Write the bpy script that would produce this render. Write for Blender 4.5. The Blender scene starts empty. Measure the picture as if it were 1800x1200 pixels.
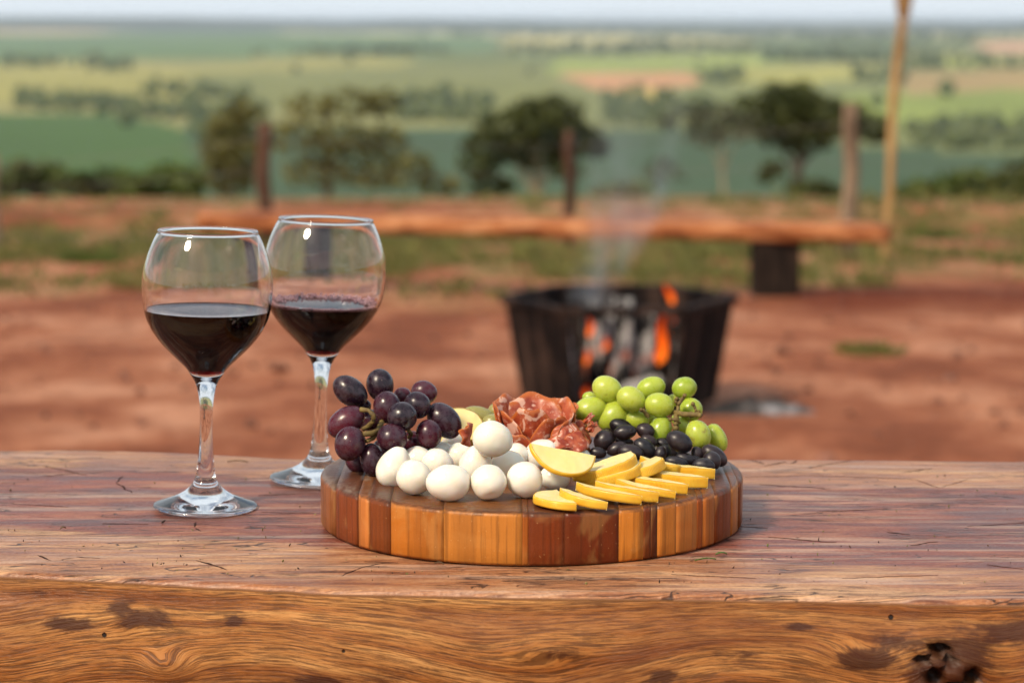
import bpy, bmesh, math, random
from mathutils import Vector, Matrix, noise as mnoise, Euler
R = math.radians
rnd = random.Random(7)
sc = bpy.context.scene
COL = sc.collection

# ------------------------------------------------------------------ camera, world, sun, exposure
TABLE_Z = 0.80
CAM = Vector((0.0, 0.0, TABLE_Z + 0.3546))
PITCH = R(7.57)
FPX = 4250.0                                   # 85 mm lens, in pixels of an 1800 px wide frame
cd = bpy.data.cameras.new('camera'); cam = bpy.data.objects.new('camera', cd); COL.objects.link(cam)
cam.location = CAM; cam.rotation_euler = (R(90) - PITCH, 0, 0)
cd.sensor_width = 36.0; cd.lens = 85.0; cd.clip_start = 0.05; cd.clip_end = 90000
cd.dof.use_dof = True; cd.dof.focus_distance = 1.63; cd.dof.aperture_fstop = 7.8; cd.dof.aperture_blades = 0
sc.camera = cam

SUN_EL, SUN_AZ = R(42), R(222)                # low sun behind the camera, a little to the left (azimuth from +Y, clockwise)
w = bpy.data.worlds.new('World'); sc.world = w; w.use_nodes = True
wt = w.node_tree; wt.nodes.clear()
sky = wt.nodes.new('ShaderNodeTexSky'); sky.sky_type = 'NISHITA'; sky.sun_disc = False
sky.sun_elevation = SUN_EL; sky.sun_rotation = SUN_AZ; sky.air_density = 1.0; sky.dust_density = 2.6; sky.ozone_density = 1.0
tc = wt.nodes.new('ShaderNodeTexCoord')
sep = wt.nodes.new('ShaderNodeSeparateXYZ'); wt.links.new(tc.outputs['Generated'], sep.inputs[0])
dn = wt.nodes.new('ShaderNodeMath'); dn.operation = 'MAXIMUM'; wt.links.new(sep.outputs[2], dn.inputs[0]); dn.inputs[1].default_value = 0.0
dn2 = wt.nodes.new('ShaderNodeMath'); dn2.operation = 'ADD'; wt.links.new(dn.outputs[0], dn2.inputs[0]); dn2.inputs[1].default_value = 0.24
dv = wt.nodes.new('ShaderNodeVectorMath'); dv.operation = 'DIVIDE'
wt.links.new(tc.outputs['Generated'], dv.inputs[0])
cmb = wt.nodes.new('ShaderNodeCombineXYZ')
for k in range(3): wt.links.new(dn2.outputs[0], cmb.inputs[k])
wt.links.new(cmb.outputs[0], dv.inputs[1])
cn = wt.nodes.new('ShaderNodeTexNoise'); cn.inputs['Scale'].default_value = 1.15; cn.inputs['Detail'].default_value = 8; cn.inputs['Roughness'].default_value = 0.56
wt.links.new(dv.outputs[0], cn.inputs['Vector'])
cr = wt.nodes.new('ShaderNodeValToRGB'); cr.color_ramp.elements[0].position = 0.38; cr.color_ramp.elements[1].position = 0.58
wt.links.new(cn.outputs[0], cr.inputs[0])
cl = wt.nodes.new('ShaderNodeMix'); cl.data_type = 'RGBA'
cl.inputs[7].default_value = (7.6, 8.3, 8.9, 1)          # cloud radiance beside the sky's
hz = wt.nodes.new('ShaderNodeMapRange'); hz.interpolation_type = 'SMOOTHSTEP'      # pale haze low all round the horizon
for k_, v_ in ((1, .0), (2, .16), (3, 1.0), (4, 0.0)): hz.inputs[k_].default_value = v_
wt.links.new(dn.outputs[0], hz.inputs[0])
mxh = wt.nodes.new('ShaderNodeMath'); mxh.operation = 'MAXIMUM'; wt.links.new(cr.outputs[0], mxh.inputs[0]); wt.links.new(hz.outputs[0], mxh.inputs[1])
wt.links.new(mxh.outputs[0], cl.inputs[0]); wt.links.new(sky.outputs[0], cl.inputs[6])
bg = wt.nodes.new('ShaderNodeBackground'); bg.inputs[1].default_value = 0.085
wo = wt.nodes.new('ShaderNodeOutputWorld')
wt.links.new(cl.outputs[2], bg.inputs[0]); wt.links.new(bg.outputs[0], wo.inputs[0])

sd = bpy.data.lights.new('sun', 'SUN'); sd.energy = 3.0; sd.angle = R(11); sd.color = (1.0, 0.84, 0.63)
sun = bpy.data.objects.new('sun', sd); COL.objects.link(sun)
sdir = Vector((math.sin(SUN_AZ) * math.cos(SUN_EL), math.cos(SUN_AZ) * math.cos(SUN_EL), math.sin(SUN_EL)))
sun.rotation_euler = sdir.to_track_quat('Z', 'Y').to_euler()

vs = sc.view_settings
sc.display_settings.display_device = 'sRGB'
vs.view_transform = 'Standard'; vs.look = 'None'; vs.exposure = 0.34; vs.gamma = 1.0; vs.use_curve_mapping = False
sc.render.engine = 'CYCLES'
cy = sc.cycles
cy.use_denoising = True
cy.max_bounces = 12; cy.transmission_bounces = 12; cy.glossy_bounces = 4; cy.diffuse_bounces = 3; cy.use_adaptive_sampling = True; cy.adaptive_threshold = .02; cy.transparent_max_bounces = 12; cy.volume_bounces = 0
cy.sample_clamp_indirect = 8.0
cy.volume_step_rate = 1.0; cy.volume_max_steps = 128

# ------------------------------------------------------------------ helpers
CP, SP = math.cos(PITCH), math.sin(PITCH)
FWD = Vector((0, CP, -SP)); UP = Vector((0, SP, CP)); RIGHT = Vector((1, 0, 0))
def ray(px, py):
    return FWD + RIGHT * ((px - 900) / FPX) + UP * ((600 - py) / FPX)
def at_z(px, py, z):
    d = ray(px, py); return CAM + d * ((z - CAM.z) / d.z)
def at_y(px, py, y):
    d = ray(px, py); return CAM + d * (y / d.y)
def scale_at(p):
    return (p - CAM).dot(FWD) / FPX            # metres per pixel
def proj(p):
    q = p - CAM; f = q.dot(FWD)
    if f < 0.01: return None
    return 900 + q.x / f * FPX, 600 - q.dot(UP) / f * FPX

def fbm(x, y, z=0.0, o=4):
    s = 0; a = 1; t = 0
    for _ in range(o):
        s += a * mnoise.noise(Vector((x, y, z))); t += a; a *= .5; x *= 2.03; y *= 2.03; z *= 2.03
    return s / t
def smooth(a, b, x):
    t = max(0, min(1, (x - a) / (b - a))); return t * t * (3 - 2 * t)
def lerp(a, b, t): return a + (b - a) * t
def interp(pts, x):
    if x <= pts[0][0]: p, q = pts[0], pts[1]
    elif x >= pts[-1][0]: p, q = pts[-2], pts[-1]
    else:
        for p, q in zip(pts, pts[1:]):
            if p[0] <= x <= q[0]: break
    return p[1] + (q[1] - p[1]) * (x - p[0]) / (q[0] - p[0])

def link(name, data, parent=None, smooth_=True):
    o = bpy.data.objects.new(name, data); COL.objects.link(o)
    if parent is not None: o.parent = parent
    return o
def mesh(name, verts, faces, mat, parent=None, smooth_=True):
    me = bpy.data.meshes.new(name); me.from_pydata([tuple(v) for v in verts], [], faces); me.update()
    if smooth_: me.polygons.foreach_set('use_smooth', [True] * len(me.polygons))
    if mat: me.materials.append(mat)
    return link(name, me, parent)
def frombm(name, bm, mat, parent=None, smooth_=True):
    me = bpy.data.meshes.new(name); bm.to_mesh(me); bm.free()
    if smooth_: me.polygons.foreach_set('use_smooth', [True] * len(me.polygons))
    if mat: me.materials.append(mat)
    return link(name, me, parent)
def empty(name, loc=(0, 0, 0)):
    o = bpy.data.objects.new(name, None); COL.objects.link(o); o.location = loc; o.empty_display_size = .02
    o.matrix_world = Matrix.Translation(Vector(loc)); return o
def tag(o, label=None, cat=None, group=None, kind=None):
    if label: o['label'] = label
    if cat: o['category'] = cat
    if group: o['group'] = group
    if kind: o['kind'] = kind
    return o
def lathe(prof, seg=64, cap=True):
    V = []; F = []; rings = []
    for r, z in prof:
        if r < 1e-6: rings.append([len(V)]); V.append((0, 0, z))
        else:
            rings.append(list(range(len(V), len(V) + seg)))
            V += [(r * math.cos(2 * math.pi * k / seg), r * math.sin(2 * math.pi * k / seg), z) for k in range(seg)]
    for a, b in zip(rings, rings[1:]):
        for k in range(seg):
            k2 = (k + 1) % seg
            if len(a) == 1 and len(b) == 1: continue
            if len(a) == 1: F.append((a[0], b[k2], b[k]))
            elif len(b) == 1: F.append((a[k], a[k2], b[0]))
            else: F.append((a[k], a[k2], b[k2], b[k]))
    return V, F
def tube(pts, rads, seg=10, caps=True):
    V = []; F = []; n = len(pts); pts = [Vector(p) for p in pts]
    for i, p in enumerate(pts):
        t = (pts[min(i + 1, n - 1)] - pts[max(i - 1, 0)]).normalized()
        a = t.cross(Vector((0, 0, 1)) if abs(t.z) < .9 else Vector((1, 0, 0))).normalized(); b = t.cross(a)
        r = rads[i] if hasattr(rads, '__len__') else rads
        V += [p + a * (r * math.cos(2 * math.pi * k / seg)) + b * (r * math.sin(2 * math.pi * k / seg)) for k in range(seg)]
    for i in range(n - 1):
        for k in range(seg):
            k2 = (k + 1) % seg; F.append((i * seg + k, i * seg + k2, (i + 1) * seg + k2, (i + 1) * seg + k))
    if caps: F.append(tuple(range(seg))[::-1]); F.append(tuple(range((n - 1) * seg, n * seg)))
    return V, F
def join(parts):
    V = []; F = []
    for v, f in parts:
        o = len(V); V += list(v); F += [tuple(i + o for i in q) for q in f]
    return V, F
def boxgeo(c, s, rot=None):
    V = [Vector((x * s[0] / 2, y * s[1] / 2, z * s[2] / 2)) for z in (-1, 1) for y in (-1, 1) for x in (-1, 1)]
    if rot is not None: V = [rot @ v for v in V]
    V = [v + Vector(c) for v in V]
    return V, [(0, 2, 3, 1), (4, 5, 7, 6), (0, 1, 5, 4), (2, 6, 7, 3), (0, 4, 6, 2), (1, 3, 7, 5)]
def uvsphere(nu=24, nv=16):
    V = [(0, 0, -1)]; F = []
    for j in range(1, nv):
        t = -math.pi / 2 + math.pi * j / nv
        V += [(math.cos(t) * math.cos(2 * math.pi * i / nu), math.cos(t) * math.sin(2 * math.pi * i / nu), math.sin(t)) for i in range(nu)]
    V.append((0, 0, 1)); top = len(V) - 1
    for i in range(nu):
        i2 = (i + 1) % nu
        F.append((0, 1 + i2, 1 + i)); F.append((top, 1 + (nv - 2) * nu + i, 1 + (nv - 2) * nu + i2))
        for j in range(nv - 2):
            F.append((1 + j * nu + i, 1 + j * nu + i2, 1 + (j + 1) * nu + i2, 1 + (j + 1) * nu + i))
    return [Vector(v) for v in V], F
SPH = uvsphere(28, 18); SPH_LO = uvsphere(12, 8)

class M:
    """small node-material builder"""
    def __init__(s, name):
        s.m = bpy.data.materials.new(name); s.m.use_nodes = True; s.t = s.m.node_tree; s.t.nodes.clear()
        s.out = s.t.nodes.new('ShaderNodeOutputMaterial')
    def nd(s, typ, ins=None, **props):
        n = s.t.nodes.new(typ)
        for k, v in props.items(): setattr(n, k, v)
        for k, v in (ins or {}).items():
            i = n.inputs[k]
            if isinstance(v, bpy.types.NodeSocket): s.t.links.new(v, i)
            elif isinstance(v, bpy.types.Node): s.t.links.new(v.outputs[0], i)
            else:
                if hasattr(i.default_value, '__len__') and len(i.default_value) == 4 and len(v) == 3: v = (*v, 1)
                i.default_value = v
        return n
    def co(s, kind='Object'): return s.nd('ShaderNodeTexCoord').outputs[kind]
    def attr(s, name, out='Fac'): return s.nd('ShaderNodeAttribute', attribute_name=name).outputs[out]
    def map(s, vec, scale=(1, 1, 1), loc=(0, 0, 0), rot=(0, 0, 0)):
        return s.nd('ShaderNodeMapping', {'Vector': vec, 'Scale': scale, 'Location': loc, 'Rotation': rot}).outputs[0]
    def noise(s, vec, scale=5, detail=3, rough=.5, dist=0):
        return s.nd('ShaderNodeTexNoise', {'Vector': vec, 'Scale': scale, 'Detail': detail, 'Roughness': rough, 'Distortion': dist}).outputs[0]
    def vor(s, vec, scale=5, feature='F1', out='Distance', rnd_=1.0):
        return s.nd('ShaderNodeTexVoronoi', {'Vector': vec, 'Scale': scale, 'Randomness': rnd_}, feature=feature).outputs[out]
    def math(s, op, a, b=0.0, clamp=False):
        return s.nd('ShaderNodeMath', {0: a, 1: b}, operation=op, use_clamp=clamp).outputs[0]
    def ss(s, v, a, b, lo=0.0, hi=1.0):
        return s.nd('ShaderNodeMapRange', {0: v, 1: a, 2: b, 3: lo, 4: hi}, interpolation_type='SMOOTHSTEP').outputs[0]
    def mix(s, f, a, b, mode='MIX'):
        return s.nd('ShaderNodeMix', {0: f, 6: a, 7: b}, data_type='RGBA', blend_type=mode).outputs[2]
    def ramp(s, f, stops):
        n = s.nd('ShaderNodeValToRGB', {0: f}); e = n.color_ramp.elements
        e[0].position = stops[0][0]; e[0].color = (*stops[0][1], 1); e[1].position = stops[-1][0]; e[1].color = (*stops[-1][1], 1)
        for p, c in stops[1:-1]: x = e.new(p); x.color = (*c, 1)
        return n.outputs[0]
    def bump(s, h, strength=.5, dist=.001, nrm=None):
        i = {'Height': h, 'Strength': strength, 'Distance': dist}
        if nrm: i['Normal'] = nrm
        return s.nd('ShaderNodeBump', i).outputs[0]
    def pbr(s, col, rough=.5, nrm=None, **kw):
        ins = {'Base Color': col, 'Roughness': rough}
        if nrm: ins['Normal'] = nrm
        ins.update(kw)
        p = s.nd('ShaderNodeBsdfPrincipled', ins); s.t.links.new(p.outputs[0], s.out.inputs[0]); return p
def S(r, g, b):                                # sRGB 0-255 to linear
    f = lambda c: c / 255 / 12.92 if c <= 10.3 else ((c / 255 + .055) / 1.055) ** 2.4
    return (f(r), f(g), f(b))

# ------------------------------------------------------------------ terrain shape
def ground_z(x, y):
    if y < 4: z = 0.0
    elif y < 24: z = -.03 * (y - 4)
    elif y < 110: z = -.6 - .075 * (y - 24)
    else: z = -7.05 - 63 * (1 - math.exp(-(y - 110) / 300))
    d = math.hypot(x, y)
    if y > 700:
        k = smooth(700, 2200, d)
        z += k * 20 * fbm(x / 1100 + 3.1, y / 1300 + 1.7, 0, 2)
        k2 = smooth(4000, 9000, d)
        z += k2 * 22 * fbm(x / 4200 + 9.1, y / 5200 + 4.7, 0, 2)
        k3 = smooth(14000, 26000, d)
        z += k3 * (46 + 26 * fbm(x / 5200 + 1.1, y / 9000, 2, 2))
    elif d < 60:
        k = 1 - smooth(35, 60, d)
        z += k * (.045 * fbm(x * .35, y * .35, 5, 3) + .020 * fbm(x * 1.9, y * 1.9, 8, 3))
        if y > 9:                                            # heaped soil beyond the fire and the bank by the fence
            z += .05 * smooth(1.3, 2.0, x)  * math.exp(-((y - 12.0 - .15 * math.sin(x * 2)) / .55) ** 2) * (1 + .6 * fbm(x * 2, y * 2, 3))
            z += .16 * math.exp(-((y - 19.6 - .2 * fbm(x * .4, 0, 2)) / .7) ** 2)
    return z
def on_ground(px, py, dz=0.0, far=40000):
    d = ray(px, py); t0 = 2.0; t = 2.0
    while t < far:
        p = CAM + d * t
        if p.z < ground_z(p.x, p.y) + dz:
            a, b = t0, t
            for _ in range(24):
                m_ = (a + b) / 2; p = CAM + d * m_
                if p.z < ground_z(p.x, p.y) + dz: b = m_
                else: a = m_
            return CAM + d * b
        t0 = t; t *= 1.02
    return CAM + d * far
def inside(poly, x, y):
    c = False; j = len(poly) - 1
    for i in range(len(poly)):
        xi, yi = poly[i]; xj, yj = poly[j]
        if (yi > y) != (yj > y) and x < (xj - xi) * (y - yi) / (yj - yi) + xi: c = not c
        j = i
    return c

# crop fields of the valley: outline (seen corners cast on to the terrain) and crop colour
FIELDS = [
    ([(-900, 300), (2700, 300), (2700, 420), (-900, 420)], (.060, .088, .040)),
    ([(330, 215), (800, 228), (1240, 230), (1560, 262), (2000, 275), (2000, 350), (330, 350)], (.036, .066, .036)),
    ([(-300, 196), (190, 201), (320, 222), (352, 300), (352, 350), (-300, 350)], (.044, .090, .022)),
    ([(-300, 108), (150, 108), (330, 122), (570, 102), (730, 106), (720, 124), (330, 172), (200, 186), (-300, 180)], (.29, .26, .080)),
    ([(330, 132), (800, 112), (970, 114), (970, 196), (740, 205), (360, 185)], (.175, .180, .065)),
    ([(-300, 58), (380, 52), (870, 62), (870, 92), (250, 106), (-300, 108)], (.105, .165, .070)),
    ([(-300, 40), (200, 40), (420, 50), (100, 62), (-300, 64)], (.46, .34, .19)),
    ([(420, 44), (760, 50), (900, 66), (500, 60)], (.42, .40, .17)),
    ([(960, 128), (985, 102), (1380, 95), (1420, 108), (1240, 126), (1000, 134)], (.25, .29, .075)),
    ([(975, 130), (1050, 127), (1215, 128), (1228, 150), (1062, 162)], (.50, .25, .13)),
    ([(1080, 160), (1195, 155), (1195, 180), (1060, 167)], (.48, .36, .10)),
    ([(1250, 120), (1530, 112), (1530, 142), (1290, 150)], (.33, .31, .09)),
    ([(1470, 168), (1900, 140), (1900, 214), (1585, 232)], (.20, .24, .06)),
    ([(1570, 128), (1900, 120), (1900, 150), (1600, 168)], (.32, .22, .10)),
    ([(1700, 76), (1900, 72), (1900, 94), (1740, 92)], (.50, .28, .18)),
    ([(890, 60), (1180, 62), (1330, 72), (1200, 82), (900, 80)], (.44, .38, .15)),
    ([(1330, 84), (1560, 80), (1560, 108), (1340, 110)], (.085, .125, .055)),
    ([(1600, 100), (1750, 98), (1760, 116), (1610, 120)], (.34, .36, .09)),
]
WOODS = [                                                    # outline, number of trees, crown size
    ([(25, 168), (340, 186), (352, 214), (200, 204), (30, 196)], 330, 9),
    ([(330, 196), (470, 208), (470, 262), (345, 240)], 90, 9),
    ([(0, 104), (230, 104), (240, 116), (0, 118)], 90, 14),
    ([(520, 86), (770, 84), (800, 97), (520, 99)], 150, 16),
    ([(150, 118), (230, 116), (235, 127), (150, 126)], 40, 12),
    ([(260, 150), (370, 150), (430, 176), (250, 168)], 70, 10),
    ([(690, 168), (860, 178), (860, 222), (700, 214)], 130, 10),
    ([(900, 82), (1180, 78), (1330, 86), (1320, 96), (900, 98)], 220, 18),
    ([(1060, 168), (1220, 178), (1330, 200), (1240, 236), (1060, 222)], 150, 9),
    ([(1340, 92), (1560, 86), (1700, 100), (1560, 112), (1340, 110)], 220, 16),
    ([(1620, 222), (1800, 214), (1900, 222), (1900, 262), (1700, 268), (1590, 250)], 190, 9),
    ([(1220, 128), (1300, 124), (1310, 148), (1240, 150)], 55, 11),
    ([(1530, 108), (1800, 104), (1900, 120), (1560, 124)], 110, 14),
    ([(700, 60), (1100, 56), (1500, 62), (1800, 58), (1800, 72), (1500, 76), (1000, 66), (700, 66)], 260, 26),
    ([(1500, 130), (1600, 135), (1590, 150), (1500, 145)], 40, 11),
]
WORLD_FIELDS = []
for poly, colr in FIELDS:
    WORLD_FIELDS.append((poly, colr))

# ------------------------------------------------------------------ the ground: one sheet to the horizon
def grass_mask(x, y):
    n = fbm(x * .55 + 2, y * .8, 1, 4)
    g = 0
    g = max(g, smooth(11.6, 14.2, y + n * 4.5) * (1 - smooth(17.4, 18.6, y + n)) * .75)
    g = max(g, smooth(17.0, 18.2, y + n) * (.85 if x > 0 else .55) * smooth(-.25, .25, fbm(x * .5 + 7, y * 1.6, 3, 3) + (.12 if x > 0 else -.12)))
    g = max(g, smooth(20.4, 21.2, y + n) * .7)
    g *= smooth(-.30, .10, n + .12)
    if 9 < y < 14 and x > 1.0: g *= smooth(.6, 1.2, abs(y - 12.0) + .3 * n)
    return min(1, max(0, g))
def build_ground():
    angs = []
    a = -180.0
    while a < 180:
        angs.append(a); a += .17 if -13.5 <= a < 13.5 else (1.2 if abs(a) < 30 else 6.0)
    rads = [.4]
    while rads[-1] < 30000:
        r = rads[-1]; rads.append(r * (1.022 if 5.5 < r < 26 else 1.040 if 600 < r < 9000 else 1.06 if r > 100 else 1.08))
    V = [(0, 0, ground_z(0, 0))]; F = []; land = [(.3, .1, .06, 1)]; gr = [0.0]; fs = [0.0]; na = len(angs)
    for r in rads:
        for a in angs:
            x, y = r * math.sin(R(a)), r * math.cos(R(a)); z = ground_z(x, y); V.append((x, y, z))
            c = (.070, .085, .032); g = 1.0
            if r < 700:
                g = grass_mask(x, y) if -40 < y < 30 else 1.0
                if y <= -40 or abs(x) > 60: g = .8
            else:
                n = fbm(x / 500, y / 500, 4, 3); n2 = fbm(x / 1500 + 5, y / 2600, 6, 2)
                c = tuple(lerp(p, q, smooth(-.3, .3, n2)) for p, q in zip((.11, .14, .055), (.33, .28, .11)))
                if abs(a) < 20:
                    pp = proj(Vector((x, y, z)))
                    if pp:
                        wx, wy = pp[0] + 14 * n, pp[1] + 2.0 * n
                        for poly, colr in WORLD_FIELDS:
                            if inside(poly, wx, wy): c = colr
                c = tuple(lerp(p, q, .10) for p, q in zip(c, (.12, .15, .045))); k = 1.38 * (1 + .22 * n); c = (c[0] * k, c[1] * k, c[2] * k)
            land.append((*c, 1)); gr.append(g)
            fs.append(smooth(1.15, 1.6, x) * math.exp(-((y - 12.0) / .85) ** 4) if 9 < y < 15 else 0)
    for k in range(na): F.append((0, 1 + (k + 1) % na, 1 + k))
    for i in range(len(rads) - 1):
        for k in range(na):
            k2 = (k + 1) % na; F.append((1 + i * na + k, 1 + i * na + k2, 1 + (i + 1) * na + k2, 1 + (i + 1) * na + k))
    m = M('soil_and_fields')
    co = m.co('Object')
    n1 = m.noise(m.map(co, (.9, .7, 1)), 1.5, 6, .68); n2 = m.noise(m.map(co, (1, .5, 1)), 7, 5, .6); n3 = m.noise(co, 60, 3, .6)
    soil = m.ramp(n1, [(.37, (.18, .054, .024)), (.46, (.29, .096, .045)), (.53, (.40, .160, .083)), (.62, (.51, .245, .145))])
    soil = m.mix(m.ss(n2, .35, .75), soil, m.mix(.6, soil, (.18, .050, .020)))
    soil = m.mix(m.ss(n3, .55, .66, 0, .5), soil, (.12, .05, .03))
    soil = m.mix(m.math('MULTIPLY', m.attr('fresh'), m.ss(n2, .36, .5, .8, 1.0)), soil, (.13, .028, .010))
    gcol = m.ramp(m.noise(co, 2.2, 4, .6), [(.36, (.085, .110, .030)), (.50, (.155, .150, .048)), (.62, (.30, .205, .085))])
    gm = m.math('MULTIPLY', m.attr('grass'), m.ss(m.noise(m.map(co, (1, .6, 1)), 2.6, 5, .7), .40, .58))
    near = m.mix(m.math('MINIMUM', gm, 1.0), soil, gcol)
    far = m.attr('land', 'Color')
    px = m.nd('ShaderNodeVectorMath', {0: co}, operation='LENGTH').outputs['Value']
    rough_field = m.noise(m.map(co, (.010, .004, .01)), 1.0, 5, .65)
    far = m.mix(m.ss(rough_field, .3, .7, 0, .55), far, m.mix(.5, far, (.05, .075, .03)))
    col = m.mix(m.ss(px, 120, 800), near, far)
    h = m.math('ADD', n2, m.math('MULTIPLY', n3, .35))
    m.pbr(col, .95, m.bump(h, .6, .03), **{'Specular IOR Level': .15})
    o = mesh('ground', V, F, m.m)
    at = o.data.attributes.new('land', 'FLOAT_COLOR', 'POINT'); at.data.foreach_set('color', [c for l in land for c in l])
    at = o.data.attributes.new('grass', 'FLOAT', 'POINT'); at.data.foreach_set('value', gr)
    at = o.data.attributes.new('fresh', 'FLOAT', 'POINT'); at.data.foreach_set('value', fs)
    tag(o, 'red dirt yard running out into the hazy green valley', kind='structure')
build_ground()

# ------------------------------------------------------------------ foliage materials
def leaf_mat(name, dark, light, sc_=2.2, trans=.25):
    m = M(name); co = m.co('Object')
    g = m.nd('ShaderNodeNewGeometry')
    n = m.noise(g.outputs['Position'], sc_, 3, .6)
    v = m.nd('ShaderNodeMix', {0: .35, 2: n, 3: g.outputs['Random Per Island']}).outputs[0]
    c = m.ramp(v, [(.25, dark), (.72, light)])
    p = m.pbr(c, .55, None, **{'Specular IOR Level': .3})
    tr = m.nd('ShaderNodeBsdfTranslucent', {0: c}); mx = m.nd('ShaderNodeMixShader', {0: trans, 1: p.outputs[0], 2: tr.outputs[0]})
    m.t.links.new(mx.outputs[0], m.out.inputs[0]); return m.m
LEAF_DARK = leaf_mat('leaves_dark_green', (.022, .036, .010), (.105, .118, .026), 1.3)
LEAF_OLIVE = leaf_mat('leaves_olive', (.062, .068, .018), (.23, .205, .055), 1.3)
LEAF_BUSH = leaf_mat('leaves_bush', (.030, .058, .012), (.150, .185, .034), 1.4)
LEAF_GREY = leaf_mat('leaves_grey_green', (.050, .060, .036), (.120, .125, .070), .8)
LEAF_FAR = leaf_mat('leaves_far_wood', (.040, .064, .022), (.120, .145, .040), .03, .1)
def bark(name, a, b):
    m = M(name); n = m.noise(m.map(m.co('Object'), (1, 1, .2)), 9, 4, .6)
    m.pbr(m.ramp(n, [(.3, a), (.7, b)]), .9, m.bump(n, .6, .02)); return m.m
BARK_DARK = bark('bark_dark', (.035, .025, .018), (.09, .065, .045)); BARK_PALE = bark('bark_pale', (.22, .18, .11), (.42, .36, .24))

def leaves(blobs, n, size, seed, flat=1.0):
    """n leaf-clump faces spread through ellipsoid clumps (centre, radii)"""
    r = random.Random(seed); V = []; F = []
    wsum = [b[1][0] * b[1][1] * b[1][2] for b in blobs]; wsum = [x ** .7 for x in wsum]
    for _ in range(n):
        c, rad = r.choices(blobs, wsum)[0]
        while True:
            q = Vector((r.uniform(-1, 1), r.uniform(-1, 1), r.uniform(-1, 1)))
            if q.length <= 1: break
        q = q.normalized() * (q.length ** .45)
        q *= 1 + .55 * mnoise.noise(q * 2.3 + Vector((c[0] * 3, c[2] * 3, seed)))
        p = Vector((c[0] + q.x * rad[0], c[1] + q.y * rad[1], c[2] + q.z * rad[2])) * 1.0
        s = size * r.uniform(.5, 1.35)
        e = Euler((r.uniform(-1, 1) * flat * 1.2, r.uniform(-1, 1) * flat * 1.2, r.uniform(0, 6.3))).to_matrix()
        o = len(V)
        for vx, vy, vz in ((-1, -.1, 0), (-.2, -.55, .1), (.9, -.1, -.05), (.1, .6, .12)): V.append(p + e @ Vector((vx, vy, vz)) * s)
        F.append((o, o + 1, o + 2, o + 3))
    return V, F
def tree(name, base, trunk_h, trunk_r, limbs, blobs, n, size, lmat, bmat, label, seed, cat='tree', group=None, lean=0.0):
    """limbs: list of (start height, end offset) ; blobs relative to base"""
    root = empty(name, base); r = random.Random(seed)
    parts = []
    pts = [Vector((lean * t * trunk_h + .05 * trunk_h * math.sin(3 * t + seed) * t, .02 * math.sin(5 * t), trunk_h * t - .3 * (1 - t))) for t in [i / 6 for i in range(7)]]
    parts.append(tube(pts, [trunk_r * (1.25 - .6 * i / 6) for i in range(7)], 8))
    for h0, end, r0 in limbs:
        s = Vector((lean * h0, 0, h0)); e = Vector(end); mid = (s + e) / 2 + Vector((r.uniform(-.2, .2), r.uniform(-.2, .2), -.12 * (e - s).length))
        P = [s * (1 - t) ** 2 + mid * 2 * t * (1 - t) + e * t * t for t in [i / 5 for i in range(6)]]
        parts.append(tube(P, [r0 * (1 - .8 * i / 5) for i in range(6)], 6))
    V, F = join(parts); mesh('trunk', V, F, bmat, root)
    V, F = leaves(blobs, n, size, seed); mesh('crown', V, F, lmat, root, smooth_=False)
    tag(root, label, cat, group); return root

# ------------------------------------------------------------------ distant woods as masses
def build_woods():
    ico = bmesh.new(); bmesh.ops.create_icosphere(ico, subdivisions=1, radius=1)
    IV = [v.co.copy() for v in ico.verts]; IF = [tuple(v.index for v in f.verts) for f in ico.faces]; ico.free()
    V = []; F = []
    for poly, n, size in WOODS:
        xs = [p[0] for p in poly]; ys = [p[1] for p in poly]; k = 0; n = int(n * .6)
        while k < n:
            x, y = rnd.uniform(min(xs), max(xs)), rnd.uniform(min(ys), max(ys))
            if not inside(poly, x, y): continue
            k += 1; y += 5 * fbm(x * .012, y * .02, 3, 2) * 1.6; p = on_ground(x, y); p.z = ground_z(p.x, p.y)
            s = size * rnd.uniform(.28, .80); o = len(V); sd_ = rnd.uniform(0, 50); wid = rnd.uniform(.55, 1.0)
            for v in IV:
                d = 1 + .35 * mnoise.noise(v * 1.7 + Vector((sd_, 0, 0)))
                V.append((p.x + v.x * s * wid * d, p.y + v.y * s * wid * d, p.z + s * .75 + v.z * s * .85 * d))
            F += [tuple(i + o for i in f) for f in IF]
    for k in range(24):                                        # single field trees
        x, y = rnd.uniform(0, 1800), rnd.uniform(90, 235); p = on_ground(x, y); p.z = ground_z(p.x, p.y)
        s = rnd.uniform(4, 9); o = len(V); sd_ = rnd.uniform(0, 50)
        for v in IV:
            d = 1 + .35 * mnoise.noise(v * 1.7 + Vector((sd_, 0, 0))); V.append((p.x + v.x * s * d, p.y + v.y * s * d, p.z + s * .8 + v.z * s * d))
        F += [tuple(i + o for i in f) for f in IF]
    o = mesh('woodland', V, F, LEAF_FAR, smooth_=False)
    tag(o, 'dark belts of woodland between the far valley fields', 'woodland', kind='stuff')
build_woods()
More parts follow.
